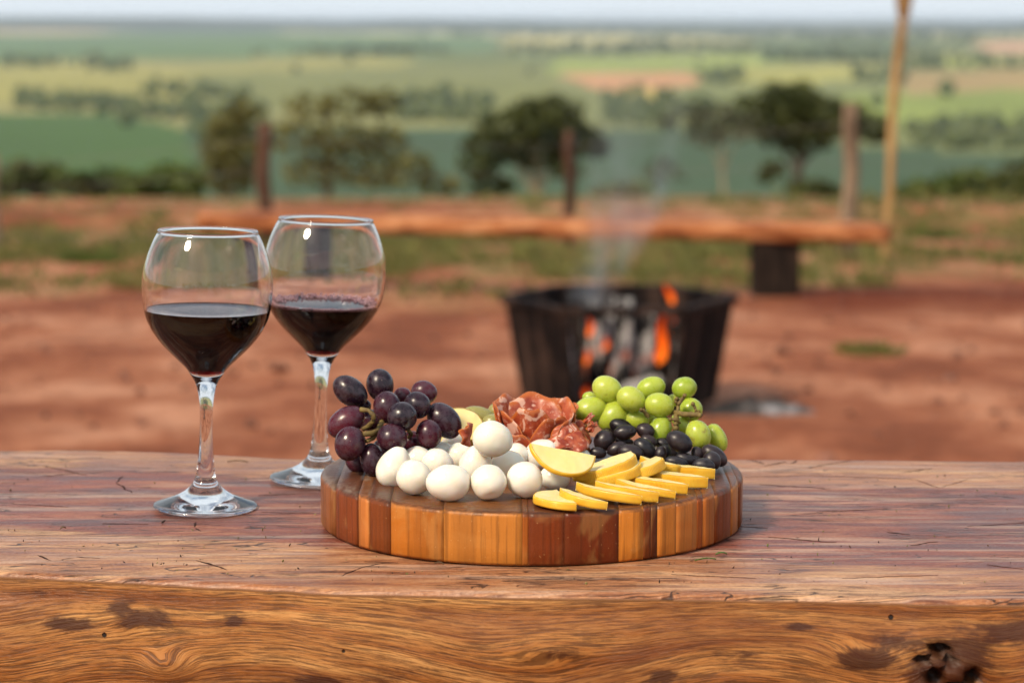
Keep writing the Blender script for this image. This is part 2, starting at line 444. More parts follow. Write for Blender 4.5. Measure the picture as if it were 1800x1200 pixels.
def ridge(y, pts, col, name, label):
    V = []; F = []
    n = 90
    x0, x1 = pts[0][0], pts[-1][0]
    for i in range(n + 1):
        px = lerp(x0, x1, i / n); top = interp(pts, px) + 9 * fbm(px * .0042, 3.3, y * .001, 3)
        for dy, f in ((-2600, 0), (-1100, .7), (0, 1), (1500, .5)):
            p = at_y(px, top, y); V.append((p.x, y + dy, lerp(-75, min(p.z, 18), f)))
    for i in range(n):
        for k in range(3): F.append((i * 4 + k, (i + 1) * 4 + k, (i + 1) * 4 + k + 1, i * 4 + k + 1))
    m = M(name + '_woods'); nn = m.noise(m.co('Object'), .0016, 5, .6)
    m.pbr(m.ramp(nn, [(.35, col), (.65, tuple(c * 1.7 for c in col))]), .9)
    tag(mesh(name, V, F, m.m), label, kind='structure')
ridge(17000, [(-300, 30), (100, 31), (500, 33), (900, 37), (1200, 40), (1500, 41), (1700, 36), (2100, 32)], (.050, .062, .034), 'hills', 'blue hazy hills along the horizon')

# ------------------------------------------------------------------ trees and shrubs below the yard
def base_at(px, y): 
    p = at_y(px, 350, y); p.z = ground_z(p.x, p.y); return p
def tb(px, py, rw, rh, base, y):                               # crown clump from seen centre and seen half sizes, as offsets from the trunk base
    p = at_y(px, py, y + rnd.uniform(-.8, .8)); k = scale_at(p)
    return ((p.x - base.x, p.y - base.y, p.z - base.z), (rw * k, (rw + rh) / 2 * k, rh * k))
Y = 88; b = base_at(945, Y)
tree('broadleaf_tree', b, 1.9, .13, [(.3, (-1.2, 0, 2.6), .10), (.5, (.9, .1, 2.8), .09), (.8, (-.6, .2, 3.6), .08), (.9, (.5, -.1, 3.9), .07), (.2, (-.9, .3, 1.6), .07), (.4, (.7, -.3, 1.9), .06)],
     [tb(*q, b, Y) for q in ((905, 225, 62, 38), (965, 200, 60, 34), (1010, 240, 50, 36), (860, 260, 48, 36), (940, 268, 60, 30), (1040, 255, 34, 22), (835, 290, 30, 20), (860, 325, 40, 24), (1000, 300, 30, 18))],
     2700, .18, LEAF_DARK, BARK_PALE, 'dark green tree with pale forked trunk behind the middle fence post', 3)
Y = 92; b = base_at(1402, Y)
tree('broadleaf_tree', b, 2.6, .20, [(1.2, (-1.3, 0, 3.0), .11), (1.4, (1.5, .1, 3.1), .12), (1.8, (.4, .1, 3.9), .10), (1.5, (-.5, 0, 3.7), .08)],
     [tb(*q, b, Y) for q in ((1380, 185, 70, 36), (1435, 205, 70, 40), (1330, 205, 60, 32), (1480, 215, 50, 30), (1530, 228, 42, 22), (1400, 240, 62, 26), (1555, 240, 22, 12), (1390, 165, 44, 20), (1360, 300, 24, 16), (1345, 312, 14, 10))],
     3300, .18, LEAF_DARK, BARK_DARK, 'dark umbrella crowned tree behind the pale weathered fence post', 5)
Y = 84; b = base_at(1272, Y)
tree('sapling', b, 2.0, .075, [(1.0, (-.9, 0, 2.9), .045), (1.2, (.8, 0, 2.8), .045), (1.5, (-.2, 0, 3.2), .04)],
     [tb(*q, b, Y) for q in ((1255, 215, 55, 30), (1215, 200, 40, 20), (1300, 225, 40, 26), (1180, 215, 30, 14), (1165, 300, 34, 26), (1240, 240, 40, 16))],
     620, .15, LEAF_GREY, BARK_PALE, 'thin sparse sapling with pale trunk, seen through the smoke', 9)
Y = 90; b = base_at(575, Y)
tree('broadleaf_tree', b, 2.0, .14, [(.7, (-1.2, 0, 3.2), .09), (.8, (1.3, 0, 3.3), .09), (1.2, (.2, 0, 3.8), .08)],
     [tb(*q, b, Y) for q in ((545, 190, 46, 26), (620, 180, 52, 24), (670, 180, 36, 26), (520, 240, 50, 30), (600, 245, 62, 32), (670, 250, 46, 34), (560, 300, 56, 28), (650, 305, 60, 24), (720, 300, 46, 30), (770, 322, 40, 20))],
     1900, .18, LEAF_OLIVE, BARK_DARK, 'loose olive brown tree beside the reddish fence post', 13)
Y = 80; b = base_at(405, Y)
tree('broadleaf_tree', b, 1.6, .12, [(.6, (-.7, 0, 2.2), .07), (.7, (.6, 0, 2.6), .07)],
     [tb(*q, b, Y) for q in ((400, 230, 40, 34), (430, 195, 30, 22), (385, 270, 34, 30), (430, 270, 40, 30), (405, 312, 50, 28))],
     950, .18, LEAF_OLIVE, BARK_DARK, 'narrow dark tree between the far field and the reddish fence post', 17)
def shrub(px, py, rw, rh, y, n, lmat, label, seed, size=.16, group=None):
    rw *= 1.35; py += 8; rh *= 1.15
    base = base_at(px, y); r = random.Random(seed)
    blobs = [tb(px + r.uniform(-.5, .5) * rw, py + r.uniform(-.35, .5) * rh, rw * r.uniform(.45, .7), rh * r.uniform(.45, .7), base, y) for _ in range(8)]
    root = empty('shrub', base)
    parts = [tube([(0, 0, -.2), (r.uniform(-.2, .2), 0, .4), (bb[0][0], bb[0][1], bb[0][2])], [.05, .035, .012], 5) for bb in blobs]
    V, F = join(parts); mesh('stem', V, F, BARK_DARK, root)
    V, F = leaves(blobs, n, size, seed); mesh('foliage', V, F, lmat, root, smooth_=False)
    tag(root, label, 'shrub', group)
G1, G2 = 'shrubs below the far field', 'shrubs beyond the bamboo torch'
for i, (px, py, rw, rh, y, lm, lab) in enumerate([
    (18, 306, 40, 28, 52, LEAF_DARK, 'dark shrub at the picture edge under the large green field'),
    (80, 306, 34, 28, 53, LEAF_BUSH, 'second shrub from the picture edge under the large green field'),
    (145, 318, 42, 22, 50, LEAF_DARK, 'low dark shrub, third of the row under the large green field'),
    (212, 306, 34, 30, 54, LEAF_BUSH, 'tallest round shrub in the row under the large green field'),
    (262, 318, 34, 22, 50, LEAF_BUSH, 'low bright shrub, fifth of the row under the large green field'),
    (315, 306, 44, 30, 52, LEAF_BUSH, 'bright shrub beside the narrow dark tree')]):
    shrub(px, py, rw, rh, y, 520, lm, lab, 40 + i, .13, G1)
for i, (px, py, rw, rh, y, lm, lab) in enumerate([
    (1440, 328, 48, 20, 54, LEAF_DARK, 'low shrub at the foot of the umbrella crowned tree'),
    (1620, 328, 46, 22, 52, LEAF_BUSH, 'first shrub beyond the bamboo torch'),
    (1690, 316, 40, 30, 54, LEAF_BUSH, 'bright round shrub, second beyond the bamboo torch'),
    (1742, 322, 36, 28, 51, LEAF_DARK, 'third shrub beyond the bamboo torch, beside the dark edge shrub'),
    (1796, 312, 36, 44, 48, LEAF_DARK, 'tall dark shrub cut by the picture edge beyond the bamboo torch'),
    (1090, 332, 40, 18, 54, LEAF_OLIVE, 'low olive shrub behind the smoke near the middle fence post')]):
    shrub(px, py, rw, rh, y, 520, lm, lab, 60 + i, .13, G2 if i in (1, 2, 3, 4) else None)
# trees behind the photographer, seen only as the dark line mirrored in the glasses
V = []; F = []
for k in range(26):
    x = -40 + k * 3.2 + rnd.uniform(-1.5, 1.5); y = -46 + rnd.uniform(-6, 5); h = rnd.uniform(2.5, 6) * (1.5 if k in (9, 10, 17) else 1)
    v, f = leaves([((x, y, h * .62), (h * .28, h * .28, h * .34)), ((x + .5, y, h * .35), (h * .34, h * .3, h * .25))], 150, .42, 200 + k)
    o = len(V); V += v; F += [tuple(i + o for i in q) for q in f]
    v, f = tube([(x, y, -.2), (x, y, h * .6)], [.16, .06], 6); o = len(V); V += v; F += [tuple(i + o for i in q) for q in f]
tag(mesh('treeline', V, F, LEAF_DARK, smooth_=False), 'dark line of trees mirrored small in the wine glasses', 'treeline', kind='stuff')

# ------------------------------------------------------------------ grass, as far as nobody could count it
def build_grass():
    r = random.Random(4); V = []; F = []
    m = leaf_mat('grass_blades', (.075, .095, .022), (.26, .24, .075), .9, .3)
    n = 0
    while n < 3600:
        y = r.uniform(8.5, 22); x = r.uniform(-.225, .225) * y * 1.05
        if r.random() > grass_mask(x, y) * (.75 if y < 18 else .6) : continue
        if fbm(x * 1.1, y * 1.1, 9, 3) < -.10: continue
        n += 1; z = ground_z(x, y)
        hgt = r.uniform(.025, .085) * (1.5 if r.random() < .12 else 1)
        for _ in range(5):
            a = r.uniform(0, 6.28); l = hgt * r.uniform(.6, 1.3); bx, by = x + r.uniform(-.06, .06), y + r.uniform(-.06, .06)
            dx, dy = math.cos(a), math.sin(a); wd = .006; o = len(V)
            V += [(bx - dy * wd, by + dx * wd, z - .01), (bx + dy * wd, by - dx * wd, z - .01), (bx + dx * l * .3, by + dy * l * .3, z + l * .65), (bx + dx * l * .8, by + dy * l * .8, z + l)]
            F.append((o, o + 1, o + 2)); F.append((o + 1, o + 3, o + 2))
    tag(mesh('grass', V, F, m, smooth_=False), 'thin short grass on the red dirt around the far bench', 'grass', kind='stuff')
    for i, (px, py, wpx, lab) in enumerate([(1525, 622, 58, 'dry dark tuft of grass alone on the bare dirt beside the fire'), (160, 462, 60, 'green tuft of grass on the dirt beyond the near wine glass'), (232, 506, 34, 'small dark tuft of grass just beside the near wine glass bowl'),
                                         (1535, 500, 32, 'bright green tuft on the heaped red soil past the bench leg'), (1640, 418, 50, 'bushy green tuft in the fence line past the bamboo torch'), (10, 505, 36, 'dark tuft of grass cut by the picture edge')]):
        p = on_ground(px, py); k = scale_at(p); V = []; F = []
        for _ in range(170):
            a = r.uniform(0, 6.28); q = math.sqrt(r.random()); bx, by = q * math.cos(a) * wpx * k, q * math.sin(a) * wpx * k * .8
            l = r.uniform(.03, .10) * (1.2 - .6 * q) * wpx * k / .13; a2 = r.uniform(0, 6.28); dx, dy = math.cos(a2), math.sin(a2); wd = .005; o = len(V)
            V += [(bx - dy * wd, by + dx * wd, -.01), (bx + dy * wd, by - dx * wd, -.01), (bx + dx * l * .3, by + dy * l * .3, l * .4), (bx + dx * l * .9, by + dy * l * .9, l * .6)]
            F.append((o, o + 1, o + 2)); F.append((o + 1, o + 3, o + 2))
        t = mesh('grass_tuft', V, F, LEAF_OLIVE if i in (0, 2, 5) else LEAF_BUSH, smooth_=False); t.location = (p.x, p.y, ground_z(p.x, p.y))
        tag(t, lab, 'grass tuft', 'grass tufts on the dirt')
build_grass()

# ------------------------------------------------------------------ wood materials of the yard
def plain_wood(name, a, b, c, axis=(1, .1, .1), rough=.8, sc_=14):
    m = M(name); co = m.map(m.co('Object'), axis); n = m.noise(co, sc_, 5, .6, .4); n2 = m.noise(co, sc_ * 5, 3, .6)
    col = m.ramp(n, [(.38, a), (.5, b), (.62, c)]); col = m.mix(m.ss(n2, .5, .8, 0, .5), col, a)
    m.pbr(col, rough, m.bump(n, .5, .006), **{'Specular IOR Level': .12}); return m.m
BENCH = plain_wood('bench_timber', (.16, .042, .014), (.38, .135, .048), (.55, .26, .12), (.25, 4, 4), .6, 4)
STUMP = plain_wood('stump_timber', (.009, .006, .005), (.020, .013, .010), (.040, .025, .018), (6, 6, .6), .85, 6)
POST_RED = plain_wood('post_reddish', (.045, .022, .015), (.105, .052, .034), (.16, .085, .055), (5, 5, .4), .9, 4)
POST_PALE = plain_wood('post_weathered', (.10, .062, .042), (.21, .145, .098), (.32, .235, .16), (5, 5, .4), .9, 4)
BAMBOO = plain_wood('bamboo', (.22, .12, .045), (.40, .24, .10), (.52, .34, .15), (4, 4, .8), .6, 4)
mm = M('wire_steel'); mm.pbr((.20, .18, .16), .5, None, Metallic=.7); WIRE = mm.m

# ------------------------------------------------------------------ the wire fence
fy = 15.6
root = empty('wire_fence', (0, fy, ground_z(0, fy)))
fence_px = [(-14, 272, 15.8, .035, POST_PALE), (463, 216, 15.6, .047, POST_RED), (1001, 230, 15.9, .036, POST_RED), (1497, 182, 14.9, .050, POST_PALE), (1960, 205, 15.2, .045, POST_RED)]
posts = []
for px, py, y, r, mt in fence_px:
    top = at_y(px, py, y); z0 = ground_z(top.x, y); n = 9
    pts = [(.010 * math.sin(k * 1.3 + px), .008 * math.cos(k + px), lerp(z0 - .1, top.z, k / (n - 1))) for k in range(n)]
    V, F = tube(pts, [r * (1.06 - .10 * k / (n - 1) + .05 * math.sin(k * 2.1 + px)) for k in range(n)], 12)
    o = mesh('post', [(v.x + top.x - root.location.x, v.y + y - root.location.y, v.z - root.location.z) for v in V], F, mt, root)
    if px == 1497: o['label'] = 'pale weathered post, thickest of the fence'
    posts.append((top, z0, y))
for f in (.16, .40, .64, .88):
    V = []; F = []
    for a, c in zip(posts, posts[1:]):
        P = []
        for k in range(9):
            t = k / 8; pa = Vector((a[0].x, a[2] - .05, lerp(a[1], a[0].z, f))); pb = Vector((c[0].x, c[2] - .05, lerp(c[1], c[0].z, f)))
            p = pa.lerp(pb, t); p.z -= .02 * 4 * t * (1 - t); P.append(p - root.location)
        v, f_ = tube(P, .0024, 5, False); o = len(V); V += v; F += [tuple(i + o for i in q) for q in f_]
    mesh('wire', V, F, WIRE, root)
tag(root, 'wire fence on round timber posts along the yard edge', 'fence')

# bamboo torch
y = 14.6; base = at_y(1551, 440, y); base.z = ground_z(base.x, base.y); top = at_y(1586, 30, y)
root = empty('bamboo_torch', base); n = 26; d = top - base
pts = []; rr = []
for k in range(n):
    t = k / (n - 1); pts.append(d * t + Vector((.012 * math.sin(t * 7), 0, 0)) + Vector((0, 0, -.1 * (1 - t) ** 8))); rr.append(.024 + .004 * t + (.0045 if k % 5 == 2 else 0))
V, F = tube(pts, rr, 12); mesh('pole', V, F, BAMBOO, root)
V, F = lathe([(0, 0), (.026, 0), (.030, .04), (.044, .16), (.050, .24), (.042, .245), (.036, .20), (0, .19)], 20)
h = mesh('torch_basket', V, F, BAMBOO, root); h.location = pts[-1] - Vector((0, 0, .02))
V = []; F = []
for k in range(8):
    a = k * math.pi / 4; v, f = tube([(.030 * math.cos(a), .030 * math.sin(a), .02), (.047 * math.cos(a), .047 * math.sin(a), .13), (.054 * math.cos(a + .2), .054 * math.sin(a + .2), .25)], .006, 6); o = len(V); V += v; F += [tuple(i + o for i in q) for q in f]
h2 = mesh('woven_strip', V, F, BAMBOO, root); h2.location = h.location
tag(root, 'tall leaning bamboo torch pole behind the end of the bench', 'torch')

# ------------------------------------------------------------------ far bench
pr = on_ground(1368, 524); byr = pr.y
zr = at_y(1368, 394, byr).z
ptop = [(345, byr + .75), (800, byr + .38), (1368, byr), (1565, byr - .05)]
root = empty('log_bench', (at_y(955, 600, byr + .3).x, byr + .3, ground_z(0, byr)))
def slab_geo(x0, x1, ycen, half, z1, th, seed, nx=60):
    V = []; F = []; K = 14
    for i in range(nx + 1):
        t = i / nx; x = lerp(x0, x1, t); yc = ycen(x)
        for k in range(K):
            a = 2 * math.pi * k / K; ca, sa = math.cos(a), math.sin(a)
            e = .35; ux = math.copysign(abs(ca) ** e, ca); uz = math.copysign(abs(sa) ** e, sa)
            nn = fbm(x * 1.7 + seed, ca * 1.2, sa, 3)
            s = 1 if 0 < i < nx else .86
            V.append((x + (0 if 0 < i < nx else (.02 * nn)), yc + ux * half * s * (1 + .14 * nn), z1 - th / 2 + uz * th / 2 * s * (1 + (.10 * nn if uz < 0 else .03 * nn))))
    for i in range(nx):
        for k in range(K):
            k2 = (k + 1) % K; F.append((i * K + k, (i + 1) * K + k, (i + 1) * K + k2, i * K + k2))
    F.append(tuple(range(K))); F.append(tuple(range(nx * K, nx * K + K))[::-1])
    return V, F
xl = at_y(345, 390, byr + .75).x; xr = at_y(1565, 400, byr - .05).x
yc = lambda x: lerp(byr + .75, byr - .05, (x - xl) / (xr - xl)) + .12
V, F = slab_geo(xl, xr, yc, .15, zr, .098, 2.2)
L = Vector(root.location)
mesh('seat', [Vector(v) - L for v in V], F, BENCH, root)
for px in (1369, 528):
    x = at_y(px, 480, byr).x; y0 = yc(x); z0 = ground_z(x, y0)
    parts = [boxgeo((x, y0, (zr - .10 + z0 - .06) / 2 + .005), (.238, .20, zr - .10 - z0 + .07))]
    bm = bmesh.new(); vv = [bm.verts.new(v) for v in parts[0][0]]; [bm.faces.new([vv[i] for i in f]) for f in parts[0][1]]
    bmesh.ops.recalc_face_normals(bm, faces=bm.faces)
    bmesh.ops.bevel(bm, geom=bm.edges[:], offset=.012, segments=2, affect='EDGES'); bmesh.ops.translate(bm, vec=-L, verts=bm.verts)
    frombm('leg', bm, STUMP, root, False)
tag(root, 'long low timber bench with dark block legs behind the fire', 'bench')

# ------------------------------------------------------------------ fire pit
pf = on_ground(1088, 737); FY = pf.y + .30; FX = at_y(1088, 600, FY).x; FZ = ground_z(FX, FY)
rim_z = at_y(1088, 551, pf.y).z; PH = rim_z - FZ; RT = 202 * (FY / FPX) ; RB = RT * .85
mm = M('burnt_steel'); co = mm.co('Object'); n = mm.noise(co, 9, 5, .6); n2 = mm.noise(mm.map(co, (1, 1, .15)), 40, 3)
n3 = mm.noise(mm.map(co, (16, 16, .5)), 1.0, 3, .6); n = mm.nd('ShaderNodeMix', {0: .6, 2: n, 3: n3}).outputs[0]
mm.pbr(mm.ramp(n, [(.42, (.006, .004, .004)), (.50, (.018, .011, .009)), (.60, (.060, .035, .026))]), .75, mm.bump(n2, .4, .006), **{'Specular IOR Level': .12}); STEEL = mm.m
root = empty('fire_pit', (FX, FY, FZ)); 
def hexp(r, k, z): a = math.pi / 3 * k; return Vector((r * math.cos(a), r * math.sin(a), z))
for k in range(6):
    a0, a1 = hexp(RB, k, .02), hexp(RB, k + 1, .02); b0, b1 = hexp(RT, k, PH), hexp(RT, k + 1, PH)
    if k == 4:                                               # open front: a sill and low lip only
        b0, b1 = a0.lerp(b0, .10), a1.lerp(b1, .10)
    nr = 6; V = []; F = []
    for i in range(nr * 2 + 1):
        t = i / (nr * 2); off = .003 if i % 2 else 0
        lo = a0.lerp(a1, t); hi = b0.lerp(b1, t); nrm = Vector((lo.x + hi.x, lo.y + hi.y, 0)).normalized()
        V += [lo + nrm * off, hi + nrm * off, hi - nrm * .012, lo - nrm * .012]
    for i in range(nr * 2):
        o = i * 4
        for q in range(4): F.append((o + q, o + 4 + q, o + 4 + (q + 1) % 4, o + (q + 1) % 4))
    F.append((0, 1, 2, 3)); o = nr * 8; F.append((o + 3, o + 2, o + 1, o))
    mesh('panel', V, F, STEEL, root, False)
for k in range(6):
    b0, b1 = hexp(RT + .004, k, PH), hexp(RT + .004, k + 1, PH)
    d = (b1 - b0); ang = math.atan2(d.y, d.x)
    g = boxgeo((b0 + b1) / 2 + Vector((0, 0, .012)), (d.length + .008, .030, .022), Matrix.Rotation(ang, 3, 'Z')); mesh('rim_bar', g[0], g[1], STEEL, root, False)
for k in (4, 5):
    g = tube([hexp(RB, k, .0), hexp(RT, k, PH)], .012, 8); mesh('corner_post', g[0], g[1], STEEL, root, False)
g = lathe([(0, .03), (RB * .98, .03), (RB * .98, .045), (0, .045)], 6); mesh('floor_plate', g[0], g[1], STEEL, root, False)
tag(root, 'dark hexagonal steel fire pit with ribbed tapering sides and open front', 'fire pit')
# burning logs
mm = M('charred_wood'); co = mm.co('Object'); g = mm.nd('ShaderNodeNewGeometry')
n = mm.noise(mm.map(co, (2.4, 2.4, .55)), 7, 5, .7); cr_ = mm.vor(mm.map(co, (1, 1, .5)), 34, 'DISTANCE_TO_EDGE')
ash = mm.mix(mm.ss(n, .47, .58), (.009, .008, .008), (.40, .38, .37)); ash = mm.mix(mm.ss(cr_, .0, .06), (.006, .005, .005), ash)
p = mm.pbr(ash, .9, mm.bump(cr_, .7, .01), **{'Specular IOR Level': .1}); 
n4 = mm.noise(co, 4.2, 2, .5)
mm.t.links.new(mm.math('MULTIPLY', mm.ss(n4, .62, .70), .5), p.inputs['Emission Strength']); p.inputs['Emission Color'].default_value = (1, .17, .03, 1); CHAR = mm.m
def log(p0, p1, r, label, seed):
    P0, P1 = Vector(p0), Vector(p1); rr_ = random.Random(seed); n = 12; V = []; F = []; seg = 14
    t = (P1 - P0).normalized(); a = t.cross(Vector((0, 1, .1))).normalized(); b_ = t.cross(a); c0 = (P0 + P1) / 2
    for i in range(n + 1):
        c = P0.lerp(P1, i / n) - c0
        for k in range(seg):
            th = 2 * math.pi * k / seg; d = a * math.cos(th) + b_ * math.sin(th)
            rad = r * 1.12 * (.78 / max(.55, math.cos((th + seed) % (2 * math.pi / 4) - math.pi / 4))) * (1 + .32 * fbm(d.x * 1.6 + seed, d.y * 1.6, i * .8, 4)) * (.72 if i in (0, n) else 1)
            V.append(c + d * rad)
    for i in range(n):
        for k in range(seg): k2 = (k + 1) % seg; F.append((i * seg + k, i * seg + k2, (i + 1) * seg + k2, (i + 1) * seg + k))
    F.append(tuple(range(seg))[::-1]); F.append(tuple(range(n * seg, (n + 1) * seg)))
    o = mesh('charred_log', V, F, CHAR); o.location = c0; tag(o, label, 'log', 'burning logs in the fire pit')
def fp(px, py, dy):                                           # a point in the pit, dy metres from its middle
    return at_y(px, py, FY + dy)
def lo(px, dy): q = fp(px, 700, dy); q.z = FZ + .055; return q
log(lo(1006, -.22), fp(990, 562, -.20), .024, 'ash grey log upright in the front corner of the fire pit by the ribbed side', 1)
log(lo(1052, -.02), fp(1038, 525, .04), .036, 'charred log leaning upright under the thick smoke', 2)
log(lo(1088, -.20), fp(1104, 524, -.14), .036, 'tall ash grey log standing in the middle of the open front', 3)
log(lo(1126, -.16), fp(1142, 540, -.10), .032, 'blackened upright log just beside the tall flame', 4)
log(lo(1196, -.18), fp(1190, 566, -.16), .024, 'short burnt log behind the small right hand flame', 5)
log(fp(1035, 700, -.22), fp(1165, 672, -.20), .030, 'ash covered log lying across the foot of the open front', 6)
log(lo(1060, .16), fp(1075, 520, .16), .036, 'dark log at the back of the fire pit', 7)
# flames
mm = M('flame'); co = mm.co('Generated'); sz = mm.nd('ShaderNodeSeparateXYZ', {0: co}).outputs[2]
c = mm.ramp(sz, [(.0, (1, .20, .018)), (.35, (1, .13, .008)), (1.0, (.75, .04, .004))])
e = mm.nd('ShaderNodeEmission', {0: c, 1: mm.ss(sz, 1.0, .1, 0.4, 1.3)}); tr = mm.nd('ShaderNodeBsdfTransparent')
lw = mm.nd('ShaderNodeLayerWeight', {0: .35}).outputs[1]
mx = mm.nd('ShaderNodeMixShader', {0: mm.ss(lw, .12, .72, .15, 1.0), 1: e.outputs[0], 2: tr.outputs[0]}); mm.t.links.new(mx.outputs[0], mm.out.inputs[0]); FLAME = mm.m
def flame(px, py0, py1, dy, wpx, bend, label):
    p0, p1 = fp(px, py0, dy), fp(px + bend, py1, dy); k = scale_at(p0); n = 14; P = []; rr_ = []
    for i in range(n + 1):
        t = i / n; q = p0.lerp(p1, t) - p0; q.x += math.sin(t * 5 + px) * wpx * k * .45 * t; q.y += math.cos(t * 4 + px) * wpx * k * .3 * t
        P.append(q); rr_.append(wpx * k * .5 * (math.sin(math.pi * min(1, .16 + t * .84)) ** .8 + .02))
    V, F = tube(P, rr_, 12); o = mesh('flame', V, F, FLAME); o.location = p0; tag(o, label, 'flame', 'flames in the fire pit')
flame(1164, 634, 548, -.10, 17, 4, 'tallest orange flame in the open front of the fire pit')
flame(1182, 534, 496, .05, 12, -10, 'orange flame licking above the rim of the fire pit')
flame(1196, 628, 602, -.12, 9, 2, 'small orange flame between the tallest flame and the ribbed side')
flame(1036, 592, 556, -.10, 11, 2, 'orange flame between the two upright ash grey logs')
flame(1062, 616, 588, -.08, 9, 5, 'small flame just beside the tall ash grey log')
flame(1030, 640, 610, -.12, 9, 3, 'thin low flame under the smoke near the front corner')
flame(1032, 704, 678, -.22, 13, 2, 'lowest glowing flame just above the salami')
flame(1158, 640, 606, -.12, 10, -3, 'thin flame at the foot of the tallest flame')
flame(1112, 560, 536, -.04, 10, 4, 'little flame licking the top of the tall ash grey log')
flame(1180, 590, 556, -.06, 9, 3, 'slender flame rising beside the tallest flame near the ribbed side')
# ash heap beside the pit
pa = on_ground(1335, 722)
mm = M('ash'); co = mm.co('Object'); n = mm.noise(co, 7, 5, .6)
mm.pbr(mm.ramp(n, [(.42, (.012, .010, .010)), (.54, (.06, .05, .047)), (.66, (.34, .32, .33))]), .95, mm.bump(n, .8, .02)); ASH = mm.m
V = []; F = []; nx, ny = 40, 22
for j in range(ny + 1):
    for i in range(nx + 1):
        u, v = i / nx * 2 - 1, j / ny * 2 - 1; x, y_ = u * .22 - .02, v * .13
        hgt = .045 * max(0, 1 - (u * u + v * v) ** .8) * (1 + .9 * fbm(u * 3, v * 3, 2, 4)) - .006
        V.append((x + .04 * fbm(u * 2, v * 2, 7), y_, hgt + ground_z(pa.x + x, pa.y + y_) - ground_z(pa.x, pa.y)))
for j in range(ny):
    for i in range(nx): o = j * (nx + 1) + i; F.append((o, o + 1, o + nx + 2, o + nx + 1))
o = mesh('ash_heap', V, F, ASH); o.location = (pa.x, pa.y, ground_z(pa.x, pa.y)); tag(o, 'flat heap of grey ash and black cinders on the dirt beside the fire pit', 'ash heap')
r = random.Random(11); V = []; F = []
for k in range(420):                                          # loose clods and twigs on the yard
    y = r.uniform(5.8, 13); x = r.uniform(-.23, .23) * y; s = r.uniform(.004, .016) * (1.8 if r.random() < .06 else 1); z = ground_z(x, y); o = len(V); e = Euler((r.uniform(0, 3), r.uniform(0, 3), r.uniform(0, 3))).to_matrix()
    for v in SPH_LO[0]:
        q = e @ Vector((v.x * r.uniform(1, 1.5), v.y * 1.2, v.z * .6)); V.append((x + q.x * s, y + q.y * s, z + s * .3 + q.z * s))
    F += [tuple(i + o for i in f) for f in SPH_LO[1]]
mm = M('clods'); n = mm.noise(mm.co('Object'), 3, 3); mm.pbr(mm.ramp(n, [(.3, (.09, .035, .022)), (.7, (.26, .11, .07))]), .95)
tag(mesh('debris', V, F, mm.m), 'loose red clods scattered over the dirt', 'clods', kind='stuff')

# ------------------------------------------------------------------ smoke and haze
mm = M('smoke'); co = mm.co('Object')
sx = mm.nd('ShaderNodeSeparateXYZ', {0: co})
cx = mm.math('ADD', mm.math('MULTIPLY', sx.outputs[2], .20), mm.math('MULTIPLY', mm.math('SINE', mm.math('MULTIPLY', sx.outputs[2], 4.0)), .05))
rx = mm.math('DIVIDE', mm.math('SUBTRACT', sx.outputs[0], cx), mm.math('ADD', mm.math('MULTIPLY', sx.outputs[2], .30), .08))
ry = mm.math('DIVIDE', sx.outputs[1], .16)
q = mm.math('ADD', mm.math('MULTIPLY', rx, rx), mm.math('MULTIPLY', ry, ry))
body = mm.ss(q, 1.0, .0)
nz = mm.ss(mm.noise(mm.map(co, (5, 5, 1.8)), 1.4, 4, .6, .8), .42, .72)
fall = mm.ss(sx.outputs[2], 0.9, .02, .10, 1.0)
dens = mm.math('MULTIPLY', mm.math('MULTIPLY', body, nz), mm.math('MULTIPLY', fall, 6.0))
v = mm.nd('ShaderNodeVolumePrincipled', {'Color': (.86, .90, .97), 'Density': dens, 'Anisotropy': .2}); mm.t.links.new(v.outputs[0], mm.out.inputs[1]); SMOKE = mm.m
sp = fp(1032, 530, -.06)
def smoke(loc, size, label):
    V, F = boxgeo((size[0] * .18, 0, size[2] / 2), size); o = mesh('smoke', V, F, SMOKE, smooth_=False); o.location = loc; tag(o, label, 'smoke', kind='stuff'); o.visible_shadow = True; return o
smoke(sp, (.70, .34, .95), 'pale smoke drifting up from the fire pit')

mm = M('haze_air')
v = mm.nd('ShaderNodeVolumePrincipled', {'Color': (.72, .86, 1.0), 'Density': .000042, 'Anisotropy': .0}); mm.t.links.new(v.outputs[0], mm.out.inputs[1])
V, F = boxgeo((0, 0, (22 - 130) / 2), (64000, 64000, 152)); tag(mesh('haze', V, F, mm.m, smooth_=False), 'thin blue haze over the valley', kind='stuff')

# ------------------------------------------------------------------ the slab table
FRONT = sorted([(p.x, p.y) for p in (at_z(a, b_, TABLE_Z) for a, b_ in ((0, 1000), (300, 1015), (600, 1030), (900, 1036), (1200, 1040), (1500, 1044), (1800, 1049)))])
BACK = sorted([(p.x, p.y) for p in (at_z(a, b_, TABLE_Z - .002) for a, b_ in ((-200, 790), (0, 787), (150, 785), (330, 791), (480, 799), (600, 803), (1000, 802), (1300, 802), (1800, 805)))])
def catmull_(P, m_):
    out = []
    for i in range(len(P) - 1):
        p0, p1, p2, p3 = P[max(i - 1, 0)], P[i], P[i + 1], P[min(i + 2, len(P) - 1)]
        for k in range(m_):
            t = k / m_; out.append((p1[0] + (p2[0] - p1[0]) * t, .5 * ((2 * p1[1]) + (-p0[1] + p2[1]) * t + (2 * p0[1] - 5 * p1[1] + 4 * p2[1] - p3[1]) * t * t + (-p0[1] + 3 * p1[1] - 3 * p2[1] + p3[1]) * t ** 3)))
    out.append(P[-1]); return out
